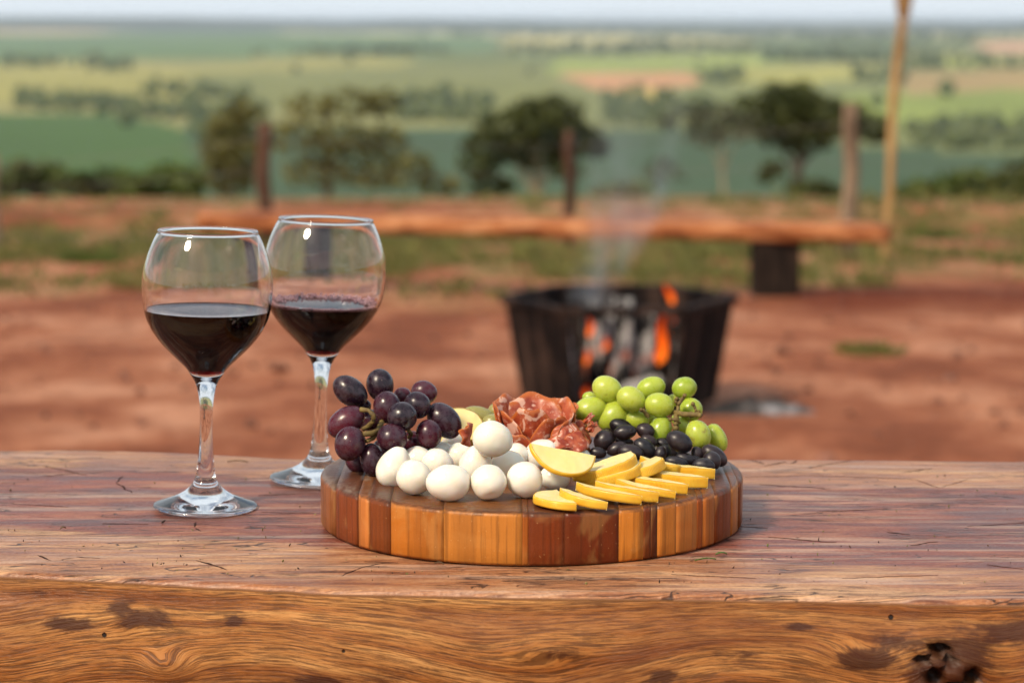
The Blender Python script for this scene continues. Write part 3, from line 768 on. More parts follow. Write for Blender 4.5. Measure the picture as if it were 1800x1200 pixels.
def build_table():
    x0, x1 = -1.05, 1.05
    xs = []; x = x0
    while x < x1 - 1e-6:
        xs.append(x); x += .0045 if abs(x) < .42 else .02
    xs.append(x1)
    NT, NB, NF = 64, 7, 34
    TH = .125; BV = .007
    V = []; F = []; gc = []; front = []; heart = []; stain = []; hole = []
    # marks on the live edge, given where they are seen: (px, py, half width, half height, strength)
    FP = lambda px, py: (lambda q: (q.x, q.z))(at_y(px, py, 1.50 if px > 900 else 1.53))
    stains = [(120, 1095, 50, 12, .9), (215, 1062, 26, 14, .8), (262, 1078, 48, 15, 1.0), (232, 1086, 22, 10, .8), (420, 1072, 16, 9, .9), (412, 1082, 18, 5, .7), (560, 1172, 60, 16, .8), (470, 1182, 40, 9, .5),
              (1160, 1170, 26, 14, .9), (1510, 1132, 44, 17, 1.3), (1570, 1103, 48, 16, .7), (1645, 1142, 62, 56, 1.1), (1760, 1085, 60, 22, .8), (1395, 1082, 26, 8, .8), (985, 1132, 40, 8, .5), (60, 1048, 40, 8, .4), (1290, 1130, 60, 18, .35), (700, 1150, 60, 20, .3)]
    stains = [(*FP(a, b_), c_ * 3.6e-4, d_ * 3.6e-4, e_) for a, b_, c_, d_, e_ in stains]
    eyes = [(300, 1155, 44, 26, .012), (1640, 1145, 75, 55, -.022), (1500, 1128, 60, 24, .008), (960, 1120, 90, 26, -.010), (255, 1078, 60, 22, -.006)]
    eyes = [(*FP(a, b_), c_ * 3.6e-4, d_ * 3.6e-4, e_) for a, b_, c_, d_, e_ in eyes]
    holes = [(1634, 1112, 20, 9), (1622, 1158, 15, 17), (1690, 1160, 13, 16), (1640, 1192, 15, 22), (1660, 1174, 12, 8), (1600, 1130, 11, 7), (1650, 1132, 12, 6)]
    holes = [(*FP(a, b_), c_ * 3.6e-4, d_ * 3.6e-4) for a, b_, c_, d_ in holes]
    wave = [(-.9, .01), (-.36, -.014), (-.26, .000), (-.16, .013), (-.07, .003), (.015, -.013), (.07, -.003), (.13, .011), (.20, .006), (.27, -.012), (.36, .010), (.9, 0)]
    wave = sorted(catmull_(wave, 8))
    for x in xs:
        yf, yb = interp(FRONT, x), interp(BACK, x)
        yb += .004 * fbm(x * 9, 1, 2, 3)
        yf += .003 * fbm(x * 14, 4, 2, 3) + .002 * fbm(x * 60, 4, 3, 2)
        row = []
        # back face, up
        for k in range(5):
            t = k / 5; row.append((yb + .010 * math.sin(t * 3) , TABLE_Z - TH + (TH - .012) * t, 0, yb + .2 - t * .1))
        row.append((yb - .001, TABLE_Z - .006, 0, yb))
        for k in range(NT + 1):
            t = k / NT; y = lerp(yb - .006, yf + BV, t)
            hz = .0011 * fbm(x * 5, y * 18, 1, 3) + .0007 * fbm(x * 2.5, y * 85, 6, 3) - .004 * smooth(.05, 0, t) - .0022 * smooth(.90, 1.0, t)
            row.append((y, TABLE_Z + hz, 0, y))
        z_last = row[-1][1]
        for k in range(1, NB + 1):
            t = k / NB; a = t * math.pi / 2
            row.append((yf + BV - BV * math.sin(a), z_last - BV * 1.15 * (1 - math.cos(a)), smooth(.35, .9, t), yf + BV - BV * math.sin(a) - .002 * t))
        zb = row[-1][1]
        for k in range(1, NF + 1):
            t = k / NF; z = lerp(zb, TABLE_Z - TH, t)
            bulge = .010 * math.sin(math.pi * min(1, t * 1.1)) - .012 * t * t + .006 * fbm(x * 5 + 3, z * 12, 1, 3) + .0016 * fbm(x * 22, z * 60, 5, 3)
            for ex, ez, sx_, sz_, ea in eyes: bulge += abs(ea) * .35 * math.exp(-((x - ex) / sx_) ** 2 - ((z - ez) / sz_) ** 2)
            for hx, hz_, a_, b_ in holes: bulge -= .016 * math.exp(-(((x - hx) / a_) ** 2 + ((z - hz_) / b_) ** 2) ** 2)
            row.append((yf - bulge * smooth(0, .12, t), z, 1, z))
        for k in range(1, 4): row.append((lerp(yf, yb, k / 4), TABLE_Z - TH, 1, TABLE_Z - TH - k * .05))
        for (y, z, fr, vv) in row:
            V.append((x, y, z)); front.append(fr)
            if fr < .5: vv2 = y + .006 * fbm(x * 2.2, y * 7, 3, 2)
            else:
                dep = smooth(0, .03, zb - z)
                vv2 = z - interp(wave, x) * (.25 + .75 * dep) + .004 * fbm(x * 9, z * 12, 2, 2)
                for ex, ez, sx_, sz_, ea in eyes: vv2 += ea * math.exp(-((x - ex) / sx_) ** 2 - ((z - ez) / sz_) ** 2)
            gc.append((x, vv2, 0.0))
            h0, h1 = yb - lerp(.105, .140, (x + .36) / .72), yf + lerp(.128, .070, (x + .36) / .72)
            nn = .02 * fbm(x * 2.5, y * 9, 7, 3)
            heart.append(smooth(h1 - .012, h1 + .014, y + nn) * (1 - smooth(h0 - .014, h0 + .012, y + nn)) if fr < .5 else 0)
            s_ = 0
            if fr >= .5:
                for ex, ez, a_, b_, e_ in stains: s_ = max(s_, e_ * math.exp(-((x - ex - (z - ez) * .6) / a_) ** 2 - ((z - ez) / b_) ** 2))
            stain.append(s_)
            h_ = 0
            if fr >= .5:
                for hx, hz_, a_, b_ in holes: h_ = max(h_, math.exp(-(((x - hx) / a_) ** 2 + ((z - hz_) / b_) ** 2) ** 2))
            hole.append(h_)
    n = len(row)
    for i in range(len(xs) - 1):
        for k in range(n):
            k2 = (k + 1) % n; F.append((i * n + k, i * n + k2, (i + 1) * n + k2, (i + 1) * n + k))
    F.append(tuple(range(n))); F.append(tuple(range((len(xs) - 1) * n, len(xs) * n))[::-1])
    m = M('slab_wood'); g = m.attr('gc', 'Vector'); fr = m.attr('front'); he = m.attr('heart'); st = m.attr('stain'); ho = m.attr('hole'); ob = m.co('Object')
    # sawn top
    l1 = m.noise(m.map(g, (7, 38, 1)), 1.0, 5, .62, .9); l2 = m.noise(m.map(g, (20, 180, 1)), 1.0, 4, .68, .5); l3 = m.noise(m.map(g, (26, 620, 1)), 1.0, 3, .6)
    fuzz = m.noise(m.map(g, (330, 520, 1)), 1.0, 3, .7)
    sap = m.ramp(l1, [(.36, (.33, .115, .042)), (.50, (.48, .215, .092)), (.62, (.62, .35, .18))])
    hrt = m.ramp(l1, [(.36, (.105, .022, .014)), (.47, (.22, .056, .034)), (.56, (.33, .102, .060)), (.66, (.44, .18, .105))])
    hm = m.math('ADD', he, m.math('MULTIPLY', m.math('SUBTRACT', l2, .5), 2.2))
    top = m.mix(m.ss(hm, .10, .90), sap, hrt)
    top = m.mix(m.ss(l2, .50, .64, 0, .75), top, m.mix(.75, top, (.105, .035, .026)))
    top = m.mix(m.ss(l3, .49, .60, 0, .8), top, m.mix(.6, top, (.11, .042, .030)))
    pale = m.math('MULTIPLY', m.ss(m.noise(m.map(g, (4, 60, 1), (3.7, 9.1, 0)), 1, 5, .65), .50, .62), .5)
    top = m.mix(pale, top, (.62, .42, .30))
    blot = m.noise(m.map(g, (3.2, 9, 1), (1.3, 4.4, 0)), 1.0, 4, .6)
    top = m.mix(m.ss(blot, .48, .62, 0, .5), top, m.mix(.6, top, (.16, .055, .038)))
    top = m.mix(m.ss(fuzz, .50, .66, 0, .45), top, m.mix(.7, top, (.09, .030, .020)))
    top = m.mix(m.ss(fuzz, .46, .34, 0, .30), top, m.mix(.5, top, (.80, .58, .44)))
    # checks, scratches and saw arcs
    ck = m.noise(m.map(g, (7.5, 150, 1), (2.2, .7, 0)), 1.0, 2, .55, 1.2); ckm = m.math('MULTIPLY', m.ss(m.math('ABSOLUTE', m.math('SUBTRACT', ck, .5)), .022, .004), m.ss(m.noise(m.map(g, (6, 16, 1)), 1, 3, .6), .50, .56))
    ck2 = m.noise(m.map(ob, (16, 60, 1), (.3, .1, 0), (0, 0, .35)), 1.0, 2, .5, .8); ck2m = m.math('MULTIPLY', m.ss(m.math('ABSOLUTE', m.math('SUBTRACT', ck2, .47)), .022, .004), m.ss(m.noise(m.map(ob, (9, 22, 1), (5, 3, 0)), 1, 3, .6), .54, .60))
    dmg = m.math('MAXIMUM', ckm, ck2m)
    top = m.mix(m.math('MULTIPLY', dmg, .88), top, (.030, .016, .013))
    pits = m.math('MULTIPLY', m.ss(m.vor(m.map(ob, (1, 1, 1)), 62), .11, .06), m.ss(m.noise(ob, 21, 2), .55, .62))
    top = m.mix(pits, top, (.025, .012, .010))
    # live edge
    f1 = m.noise(m.map(g, (5, 95, 1)), 1.0, 5, .66, .25); f2 = m.noise(m.map(g, (30, 820, 1), (1, 2, 0)), 1.0, 4, .68, .25); f3 = m.noise(m.map(g, (70, 1500, 1)), 1.0, 2, .6)
    face = m.ramp(f1, [(.32, (.24, .074, .014)), (.45, (.38, .142, .031)), (.55, (.48, .208, .055)), (.68, (.58, .29, .092))])
    face = m.mix(m.ss(f2, .485, .56, 0, .88), face, m.mix(.8, face, (.055, .019, .006)))
    face = m.mix(m.ss(f3, .50, .62, 0, .6), face, m.mix(.7, face, (.05, .018, .006)))
    big = m.noise(m.map(g, (3.5, 22, 1), (7, 3, 0)), 1.0, 4, .6)
    face = m.mix(m.ss(big, .47, .58, 0, .65), face, m.mix(.65, face, (.15, .040, .010)))
    stn = m.ss(m.math('ADD', st, m.math('MULTIPLY', m.math('SUBTRACT', m.noise(m.map(g, (60, 180, 1)), 1, 4, .7), .5), 1.3)), .12, .55)
    face = m.mix(m.math('MULTIPLY', stn, .88), face, m.mix(f2, (.018, .006, .003), (.085, .022, .008)))
    bore = m.ss(m.vor(m.map(ob, (1, 0, 1), (.3, 0, .2)), 30), .055, .035)
    face = m.mix(bore, face, (.012, .006, .004))
    face = m.mix(ho, face, (.010, .006, .004))
    edge = m.math('MULTIPLY', m.ss(fr, 0, .3), m.ss(fr, .999, .5))
    col = m.mix(m.ss(m.math('ADD', fr, m.math('MULTIPLY', m.math('SUBTRACT', f1, .5), .5)), .35, .75), top, face)
    hgt = m.math('ADD', m.math('MULTIPLY', l2, .5), m.math('MULTIPLY', fuzz, .5)); hgt = m.math('SUBTRACT', hgt, m.math('MULTIPLY', m.math('MAXIMUM', dmg, pits), .8))
    hf = m.math('SUBTRACT', m.math('MULTIPLY', f2, -.8), m.math('MULTIPLY', m.math('MAXIMUM', bore, ho), 1.4))
    hh = m.nd('ShaderNodeMix', {0: fr, 2: hgt, 3: hf}).outputs[0]
    ro = m.nd('ShaderNodeMix', {0: fr, 2: m.ss(l1, .35, .65, .30, .52), 3: m.ss(f1, .35, .65, .38, .55)}).outputs[0]
    m.pbr(col, ro, m.bump(hh, .9, .0014), **{'Specular IOR Level': .30})
    root = empty('slab_table', (0, 1.73, 0))
    o = mesh('slab', [Vector(v) - Vector((0, 1.73, 0)) for v in V], F, m.m, root)
    for nm, dat in (('front', front), ('heart', heart), ('stain', stain), ('hole', hole)):
        at = o.data.attributes.new(nm, 'FLOAT', 'POINT'); at.data.foreach_set('value', dat)
    at = o.data.attributes.new('gc', 'FLOAT_VECTOR', 'POINT'); at.data.foreach_set('vector', [c for q in gc for c in q])
    MARKS = [(75, 818, 150, 835, 6), (205, 848, 214, 836, 7), (205, 848, 232, 866, 6), (105, 791, 205, 794, 8), (345, 917, 343, 926, 6), (343, 926, 352, 934, 5), (455, 871, 562, 868, 4), (460, 900, 562, 903, 4), (345, 984, 398, 999, 7), (600, 1008, 640, 995, 5), (640, 995, 682, 987, 4),
             (1312, 806, 1344, 816, 7), (1344, 820, 1382, 812, 8), (1390, 815, 1402, 810, 8), (1425, 822, 1468, 814, 6), (1468, 814, 1520, 806, 5), (1590, 829, 1640, 823, 8), (1300, 838, 1420, 835, 4), (1420, 835, 1610, 842, 5), (1335, 852, 1460, 859, 6), (1610, 842, 1650, 858, 4), (1655, 857, 1700, 842, 3), (1600, 958, 1648, 951, 5), (1350, 944, 1470, 953, 8),
             (1300, 925, 1350, 928, 5), (1560, 935, 1600, 940, 9), (1735, 992, 1800, 1000, 5), (20, 884, 120, 890, 5), (180, 920, 260, 921, 5), (640, 985, 700, 988, 4), (1440, 900, 1560, 893, 5), (1700, 925, 1800, 918, 4), (80, 836, 140, 832, 6), (1180, 1010, 1330, 1016, 4), (1480, 1016, 1650, 1010, 4), (65, 976, 90, 984, 7), (135, 978, 175, 981, 5)]
    from mathutils.bvhtree import BVHTree
    tree_ = BVHTree.FromPolygons([Vector(v) for v in V], F)
    mk = M('crack_dirt'); nn_ = mk.noise(mk.co('Object'), 900, 3); mk.pbr(mk.ramp(nn_, [(.3, (.016, .008, .007)), (.7, (.060, .026, .020))]), .9, **{'Specular IOR Level': .1})
    for q_, (x0_, y0_, x1_, y1_, wd) in enumerate(MARKS):
        A = at_z(x0_, y0_, TABLE_Z); B = at_z(x1_, y1_, TABLE_Z); D = B - A; side = Vector((-D.y, D.x, 0)).normalized(); n_ = max(10, int(D.length / .0016)); CV = []; CF = []
        for i_ in range(n_ + 1):
            t = i_ / n_; p = A + D * t + side * .0028 * fbm(t * D.length * 90 + q_ * 7, q_, 1, 3)
            hw = wd * 1.15e-4 * (math.sin(math.pi * (.04 + .92 * t)) ** .6) * max(.12, 1 + 1.5 * fbm(t * D.length * 260, q_ * 3.3, 4, 2))
            for sg in (-1, 1):
                c_ = p + side * hw * sg; hit = tree_.ray_cast(Vector((c_.x, c_.y, TABLE_Z + .05)), Vector((0, 0, -1)))[0]
                z_ = hit.z if hit is not None else TABLE_Z
                CV += [(c_.x, c_.y - 1.73, z_ + .00016), (c_.x, c_.y - 1.73, z_ - .0006)]
        for i_ in range(n_):
            o_ = i_ * 4
            for a_, b_ in ((0, 2), (2, 3), (3, 1), (1, 0)): CF.append((o_ + a_, o_ + 4 + a_, o_ + 4 + b_, o_ + b_))
        mesh('crack', CV, CF, mk.m, root, False)
    for sx_ in (-.72, .72):
        g_ = boxgeo((sx_, .02, (TABLE_Z - TH - .05) / 2 - .02), (.26, .30, TABLE_Z - TH + .055)); mesh('leg', g_[0], g_[1], STUMP, root, False)
    tag(root, 'thick live edge timber slab table carrying the board and wine glasses', 'table')
build_table()

# ------------------------------------------------------------------ the round serving board
BT = .036; BR = .150; BC = Vector(((934 - 900) / FPX * 1.735, 1.696, TABLE_Z + .0012)); TOP = BC.z + BT
mm = M('board_wood'); ob = mm.co('Object'); oi = mm.nd('ShaderNodeObjectInfo'); tint = oi.outputs['Color']; rdm = oi.outputs['Random']
geo = mm.nd('ShaderNodeNewGeometry'); nz_ = mm.nd('ShaderNodeSeparateXYZ', {0: geo.outputs['Normal']}).outputs[2]
off = mm.nd('ShaderNodeCombineXYZ', {0: mm.math('MULTIPLY', rdm, 7.0), 1: mm.math('MULTIPLY', rdm, 3.0), 2: 0.0}).outputs[0]
pv = mm.nd('ShaderNodeVectorMath', {0: ob, 1: off}, operation='ADD').outputs[0]
v1 = mm.noise(mm.map(pv, (230, 230, 7)), 1.0, 5, .62, .3); v2 = mm.noise(mm.map(pv, (60, 60, 4)), 1.0, 4, .6, .6); v3 = mm.noise(mm.map(pv, (22, 22, 16)), 1.0, 3, .6, 1.0)
side = mm.mix(mm.ss(v1, .46, .62, 0, .55), tint, mm.mix(.75, tint, (.035, .012, .004)))
side = mm.mix(mm.ss(v2, .46, .60, 0, .42), side, mm.mix(.65, tint, (.10, .030, .008)))
side = mm.mix(mm.ss(v3, .50, .62, 0, .30), side, mm.mix(.6, tint, (.62, .36, .12)))
side = mm.mix(mm.ss(mm.vor(ob, 260), .10, .05, 0, .5), side, (.70, .42, .18))
rg = mm.nd('ShaderNodeTexWave', {'Vector': mm.map(pv, (1, 1, .02)), 'Scale': 95, 'Distortion': 16, 'Detail': 4, 'Detail Scale': .9}, wave_type='RINGS').outputs['Fac']
ends = mm.mix(mm.ss(rg, .25, .8, 0, .65), mm.mix(.75, tint, (.12, .045, .018)), mm.mix(.88, tint, (.030, .012, .006)))
worn = mm.ss(mm.math('ADD', mm.noise(mm.map(ob, (60, 24, 1)), 1, 5, .7), mm.ss(mm.nd('ShaderNodeSeparateXYZ', {0: ob}).outputs[0], -.09, -.135, 0, .17)), .58, .74)
ends = mm.mix(mm.math('MULTIPLY', worn, .5), ends, (.30, .235, .175))
oil = mm.ss(mm.noise(ob, 18, 4, .6), .42, .60)
ends = mm.mix(mm.math('MULTIPLY', oil, .55), ends, (.050, .018, .008))
ctop = mm.ss(nz_, .45, .85)
col = mm.mix(ctop, side, ends)
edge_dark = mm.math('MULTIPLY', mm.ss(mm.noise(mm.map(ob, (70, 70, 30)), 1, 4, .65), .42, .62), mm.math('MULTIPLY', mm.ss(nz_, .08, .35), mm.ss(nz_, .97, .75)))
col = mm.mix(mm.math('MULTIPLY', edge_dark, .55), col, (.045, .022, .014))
hb = mm.math('ADD', mm.math('MULTIPLY', v1, .6), mm.math('MULTIPLY', mm.noise(ob, 380, 2), .3))
mm.pbr(col, mm.ss(oil, 0, 1, .46, .34), mm.bump(hb, .7, .0008), **{'Specular IOR Level': .28}); BOARD = mm.m
edges_px = [563, 591, 631, 650, 687, 781, 918, 928, 992, 1087, 1131, 1144, 1155, 1189, 1224, 1235, 1255, 1284, 1297, 1305]
cols = [(140, 88, 56), (122, 62, 32), (190, 122, 68), (124, 64, 28), (172, 106, 40), (180, 120, 56), (150, 85, 32), (118, 54, 24), (102, 44, 20), (200, 130, 56), (112, 54, 24), (84, 40, 20), (200, 130, 60), (180, 106, 42), (152, 80, 30), (190, 116, 56), (124, 60, 26), (190, 120, 64), (134, 74, 40)]
bx = []
for px in edges_px:                                            # where each glue line meets the front of the rim
    best = None
    for k in range(721):
        a = math.pi + math.pi * k / 720; q = Vector((BC.x + BR * math.cos(a), BC.y + BR * math.sin(a), BC.z + .018)); u = proj(q)[0]
        if best is None or abs(u - px) < best[0]: best = (abs(u - px), BR * math.cos(a))
    bx.append(best[1])
bx[0], bx[-1] = -BR + 1e-4, BR - 1e-4
root = empty('serving_board', BC)
RND = .0048
prof = [(0.0015, 0.0), (0.0, .002)] + [(0.0, .012), (0.0, .022)] + [(RND * (1 - math.cos(a)), BT - RND * .85 + RND * .85 * math.sin(a)) for a in [math.pi / 2 * k / 6 for k in range(7)]]
for i in range(len(bx) - 1):
    a, b_ = bx[i] + .00003, bx[i + 1] - .00003
    nx = max(3, int((b_ - a) / .004) + 1); V = []; F = []
    L = len(prof)
    for ins, z in prof:
        r_ = BR - ins
        lo_, hi_ = max(a, -r_ + 1e-5), min(b_, r_ - 1e-5)
        if hi_ < lo_: lo_ = hi_ = max(min(a, r_ - 1e-5), -r_ + 1e-5)
        for k in range(nx + 1):
            # finer near the round ends
            t = k / nx
            if i == 0: t = t * t
            if i == len(bx) - 2: t = 1 - (1 - t) ** 2
            x = lerp(lo_, hi_, t); V.append((x, -math.sqrt(max(0, r_ * r_ - x * x)), z))
        for k in range(nx + 1):
            t = 1 - k / nx
            if i == 0: t = t * t
            if i == len(bx) - 2: t = 1 - (1 - t) ** 2
            x = lerp(lo_, hi_, t); V.append((x, math.sqrt(max(0, r_ * r_ - x * x)), z))
    n = 2 * (nx + 1)
    for j in range(L - 1):
        for k in range(n): k2 = (k + 1) % n; F.append((j * n + k, j * n + k2, (j + 1) * n + k2, (j + 1) * n + k))
    for k in range(nx):                                        # top and bottom, strip by strip
        for j, flip in ((0, True), (L - 1, False)):
            q = (j * n + k, j * n + k + 1, j * n + n - 2 - k, j * n + n - 1 - k); F.append(q[::-1] if flip else q)
    o = mesh('stave', V, F, BOARD, root, False)
    me = o.data
    tr_, tg_, tb_ = S(*cols[i]); o.color = (tr_ * 1.12, tg_ * .98, tb_ * .72, 1)
    me.polygons.foreach_set('use_smooth', [abs(p.normal.x) < .999 or i in (0, len(bx) - 2) for p in me.polygons])
tag(root, 'round striped butcher block serving board on the slab table', 'board')

# ------------------------------------------------------------------ wine glasses
mm = M('glass'); g = mm.nd('ShaderNodeBsdfGlass', {'Color': (1, 1, 1), 'Roughness': 0.0, 'IOR': 1.5}); mm.t.links.new(g.outputs[0], mm.out.inputs[0]); GLASS = mm.m
mm = M('red_wine'); g = mm.nd('ShaderNodeBsdfGlass', {'Color': (1, .93, .93), 'Roughness': 0.0, 'IOR': 1.34}); mm.t.links.new(g.outputs[0], mm.out.inputs[0])
va = mm.nd('ShaderNodeVolumeAbsorption', {'Color': (.66, .008, .05), 'Density': 400}); mm.t.links.new(va.outputs[0], mm.out.inputs[1]); WINE = mm.m
mm = M('red_wine_at_glass'); g = mm.nd('ShaderNodeBsdfGlass', {'Color': (1, 1, 1), 'Roughness': 0.0, 'IOR': 1.34 / 1.5}); mm.t.links.new(g.outputs[0], mm.out.inputs[0])
va = mm.nd('ShaderNodeVolumeAbsorption', {'Color': (.66, .008, .05), 'Density': 400}); mm.t.links.new(va.outputs[0], mm.out.inputs[1]); WINE_WALL = mm.m
mm = M('wine_foam'); g = mm.nd('ShaderNodeBsdfGlass', {'Color': (1, .86, .90), 'Roughness': .04, 'IOR': 1.25}); d = mm.nd('ShaderNodeBsdfDiffuse', {0: (.78, .52, .58)}); mx = mm.nd('ShaderNodeMixShader', {0: .55, 1: g.outputs[0], 2: d.outputs[0]}); mm.t.links.new(mx.outputs[0], mm.out.inputs[0]); FOAM = mm.m
OUT = [(37.0, 0), (37.8, .7), (37.9, 1.3), (37.0, 2.2), (33, 3.6), (29, 5.1), (24, 7.0), (19, 9.4), (14.5, 12.4), (11.5, 15.2), (9.7, 17.6), (8.2, 20.3), (7.0, 25), (6.2, 31), (5.3, 42), (4.7, 54), (4.5, 64), (4.8, 74), (5.8, 83), (7.2, 89), (9.0, 93.6), (11.6, 97.6), (15.4, 103.2), (23.4, 111.0), (31.6, 119.2), (38.1, 127.4), (42.7, 135.6), (45.4, 144), (46.7, 154), (47.2, 163), (46.3, 174), (43.6, 184.5), (39.7, 194.5), (36.0, 201.6)]
INN = [(0, 99.0), (4.0, 99.4), (8.2, 101.0), (12.6, 104.8), (21.2, 112.4), (29.6, 120.6), (36.4, 128.6), (41.2, 136.6), (44.0, 144.4), (45.4, 154), (45.9, 163), (45.0, 174), (42.4, 184.3), (38.6, 194.3), (34.9, 201.4)]
def catmull(P, m_=4):
    out = []
    for i in range(len(P) - 1):
        p0, p1, p2, p3 = P[max(i - 1, 0)], P[i], P[i + 1], P[min(i + 2, len(P) - 1)]
        for k in range(m_):
            t = k / m_
            out.append(tuple(.5 * ((2 * b) + (-a + c) * t + (2 * a - 5 * b + 4 * c - d) * t * t + (-a + 3 * b - 3 * c + d) * t ** 3) for a, b, c, d in zip(p0, p1, p2, p3)))
    out.append(P[-1]); return out
OUTS = catmull(OUT, 4); INNS = [(max(0, r_), z) for r_, z in catmull(INN, 4)]
def wine_glass(px, pybase, level, label, foam=False, seed=0, tip=0.0):
    p = at_z(px, pybase, TABLE_Z + .0015); p.y += .0375; p.x = (px - 900) / FPX * ((p - CAM).dot(FWD)); 
    root = empty('wine_glass', (p.x, p.y, TABLE_Z + .0012))
    rim = [(36.25, 202.0), (36.3, 202.6), (35.9, 203.1), (35.3, 203.1), (34.85, 202.6), (34.8, 202.0)]
    rl = interp([(z, r_) for r_, z in INNS], level)
    inner = [(rl, level)] + [q for q in INNS if q[1] > level + .3]
    prof_ = [(0, .8), (30, .5)] + OUTS + rim + inner[::-1]
    V, F = lathe([(r_ / 1000, z / 1000) for r_, z in prof_], 96)
    bm = bmesh.new(); me = bpy.data.meshes.new('t'); me.from_pydata(V, [], F); bm.from_mesh(me); bpy.data.meshes.remove(me)
    bmesh.ops.recalc_face_normals(bm, faces=bm.faces)
    bm.faces.ensure_lookup_table()
    if bm.faces[0].normal.z > 0: bmesh.ops.reverse_faces(bm, faces=bm.faces)
    frombm('glass_body', bm, GLASS, root)
    pf_ = [q for q in INNS if q[1] < level - .3] + [(rl, level)]; nside = len(pf_) - 1
    pf_ += [(rl - .25, level - .35), (rl - .8, level - .62), (rl - 1.8, level - .78), (rl * .6, level - .8), (0, level - .8)]
    V, F = lathe([(r_ / 1000, z / 1000) for r_, z in pf_], 96)
    bm = bmesh.new(); me = bpy.data.meshes.new('t'); me.from_pydata(V, [], F); bm.from_mesh(me); bpy.data.meshes.remove(me)
    bmesh.ops.recalc_face_normals(bm, faces=bm.faces)
    bm.faces.ensure_lookup_table()
    for f_ in bm.faces: f_.material_index = 1 if f_.index < nside * 96 else 0
    wn = frombm('wine', bm, WINE, root); wn.data.materials.append(WINE_WALL)
    if foam:
        r = random.Random(seed); V = []; F = []
        for k in range(700):
            a = r.uniform(0, 2 * math.pi)
            back = math.sin(a) > -.1
            rad = rl - .6 - (abs(r.gauss(0, 5.0)) if back else abs(r.gauss(0, 1.3)))
            if rad < 8: continue
            s = r.uniform(.5, 1.2) * (1.25 if r.random() < .12 else 1)
            if rad + s > rl - .3: rad = rl - .3 - s
            o = len(V); c = Vector((rad * math.cos(a), rad * math.sin(a), level - .6 + s * .45 + (r.uniform(0, 3.2) * smooth(rl - 5, rl - 1, rad) if back else 0)))
            V += [(v * s + c) / 1000 for v in SPH_LO[0]]; F += [tuple(i + o for i in f) for f in SPH_LO[1]]
        fo = mesh('foam', V, F, FOAM, wn); fo['kind'] = 'stuff'
    root.rotation_euler = (0, R(tip), 0)
    tag(root, label, 'wine glass', 'glasses of red wine')
wine_glass(361, 908, 145.5, 'nearer wine glass with still dark red wine, standing clear of the board', tip=1.5)
wine_glass(560, 858, 137.5, 'wine glass with pink bubbles round the wine, standing behind the board edge', True, 3, 2.2)

# ------------------------------------------------------------------ food materials
mm = M('boiled_egg'); co = mm.co('Object'); n = mm.noise(co, 90, 3, .6); n2 = mm.noise(co, 55, 2)
oi_ = mm.nd('ShaderNodeObjectInfo').outputs['Random']
mm.pbr(mm.mix(mm.ss(n2, .4, .62, 0, .7), mm.mix(oi_, (.86, .83, .75), (.87, .83, .70)), (.84, .77, .61)), .22, mm.bump(n, .22, .0010), **{'Subsurface Weight': .5, 'Subsurface Radius': (.008, .0055, .0035), 'Subsurface Scale': 1.0, 'Specular IOR Level': .45}); EGG = mm.m
def grape_mat(name, cols_, bloom, bl_amt, spots, sss=0.0, rough=.22):
    mm = M(name); co = mm.co('Object'); oi = mm.nd('ShaderNodeObjectInfo'); 
    pv = mm.nd('ShaderNodeVectorMath', {0: co, 1: mm.nd('ShaderNodeCombineXYZ', {0: mm.math('MULTIPLY', oi.outputs['Random'], 9.0), 1: oi.outputs['Random'], 2: 0.0}).outputs[0]}, operation='ADD').outputs[0]
    n = mm.noise(pv, 75, 4, .6); n2 = mm.noise(pv, 200, 4, .65)
    f = mm.nd('ShaderNodeMix', {0: .45, 2: n, 3: oi.outputs['Random']}).outputs[0]
    c = mm.ramp(f, [(.3, cols_[0]), (.5, cols_[1]), (.78, cols_[2])])
    c = mm.mix(mm.ss(n2, .44, .66, 0, bl_amt), c, bloom)
    dots = mm.ss(mm.vor(pv, 240), .09, .05); dots = mm.math('MULTIPLY', dots, mm.ss(mm.noise(pv, 120, 1), .52, .58))
    c = mm.mix(mm.math('MULTIPLY', dots, .8), c, spots)
    brown = mm.math('MULTIPLY', mm.ss(mm.noise(pv, 60, 5, .7), .62, .72), .6 if sss else .0)
    c = mm.mix(brown, c, (.22, .12, .03))
    mm.pbr(c, mm.ss(n2, .35, .7, rough, rough + .16), mm.bump(n2, .12, .0005), **{'Subsurface Weight': sss, 'Subsurface Radius': (.006, .008, .002), 'Subsurface Scale': 1.0, 'Specular IOR Level': .5}); return mm.m
PURPLE = grape_mat('purple_grape', [(.012, .005, .010), (.034, .007, .016), (.095, .010, .022)], (.085, .060, .078), .42, (.36, .26, .22))
GREEN = grape_mat('green_grape', [(.30, .40, .030), (.40, .48, .045), (.48, .53, .070)], (.48, .55, .16), .30, (.20, .13, .03), .55, .24)
BLACK = grape_mat('black_olive', [(.006, .005, .007), (.010, .007, .010), (.030, .017, .019)], (.045, .037, .044), .45, (.05, .04, .045), 0, .32)
PALEOLIVE = grape_mat('green_olive', [(.22, .20, .055), (.27, .25, .075), (.32, .29, .10)], (.30, .28, .12), .2, (.2, .15, .05), .2, .25)
mm = M('grape_stem'); n = mm.noise(mm.co('Object'), 160, 4, .6); mm.pbr(mm.ramp(n, [(.3, (.075, .045, .014)), (.55, (.17, .115, .030)), (.75, (.27, .21, .06))]), .7, mm.bump(n, .5, .0006)); STEM = mm.m
mm = M('olive_pit_hole'); mm.pbr((.010, .006, .006), .6); HOLE = mm.m
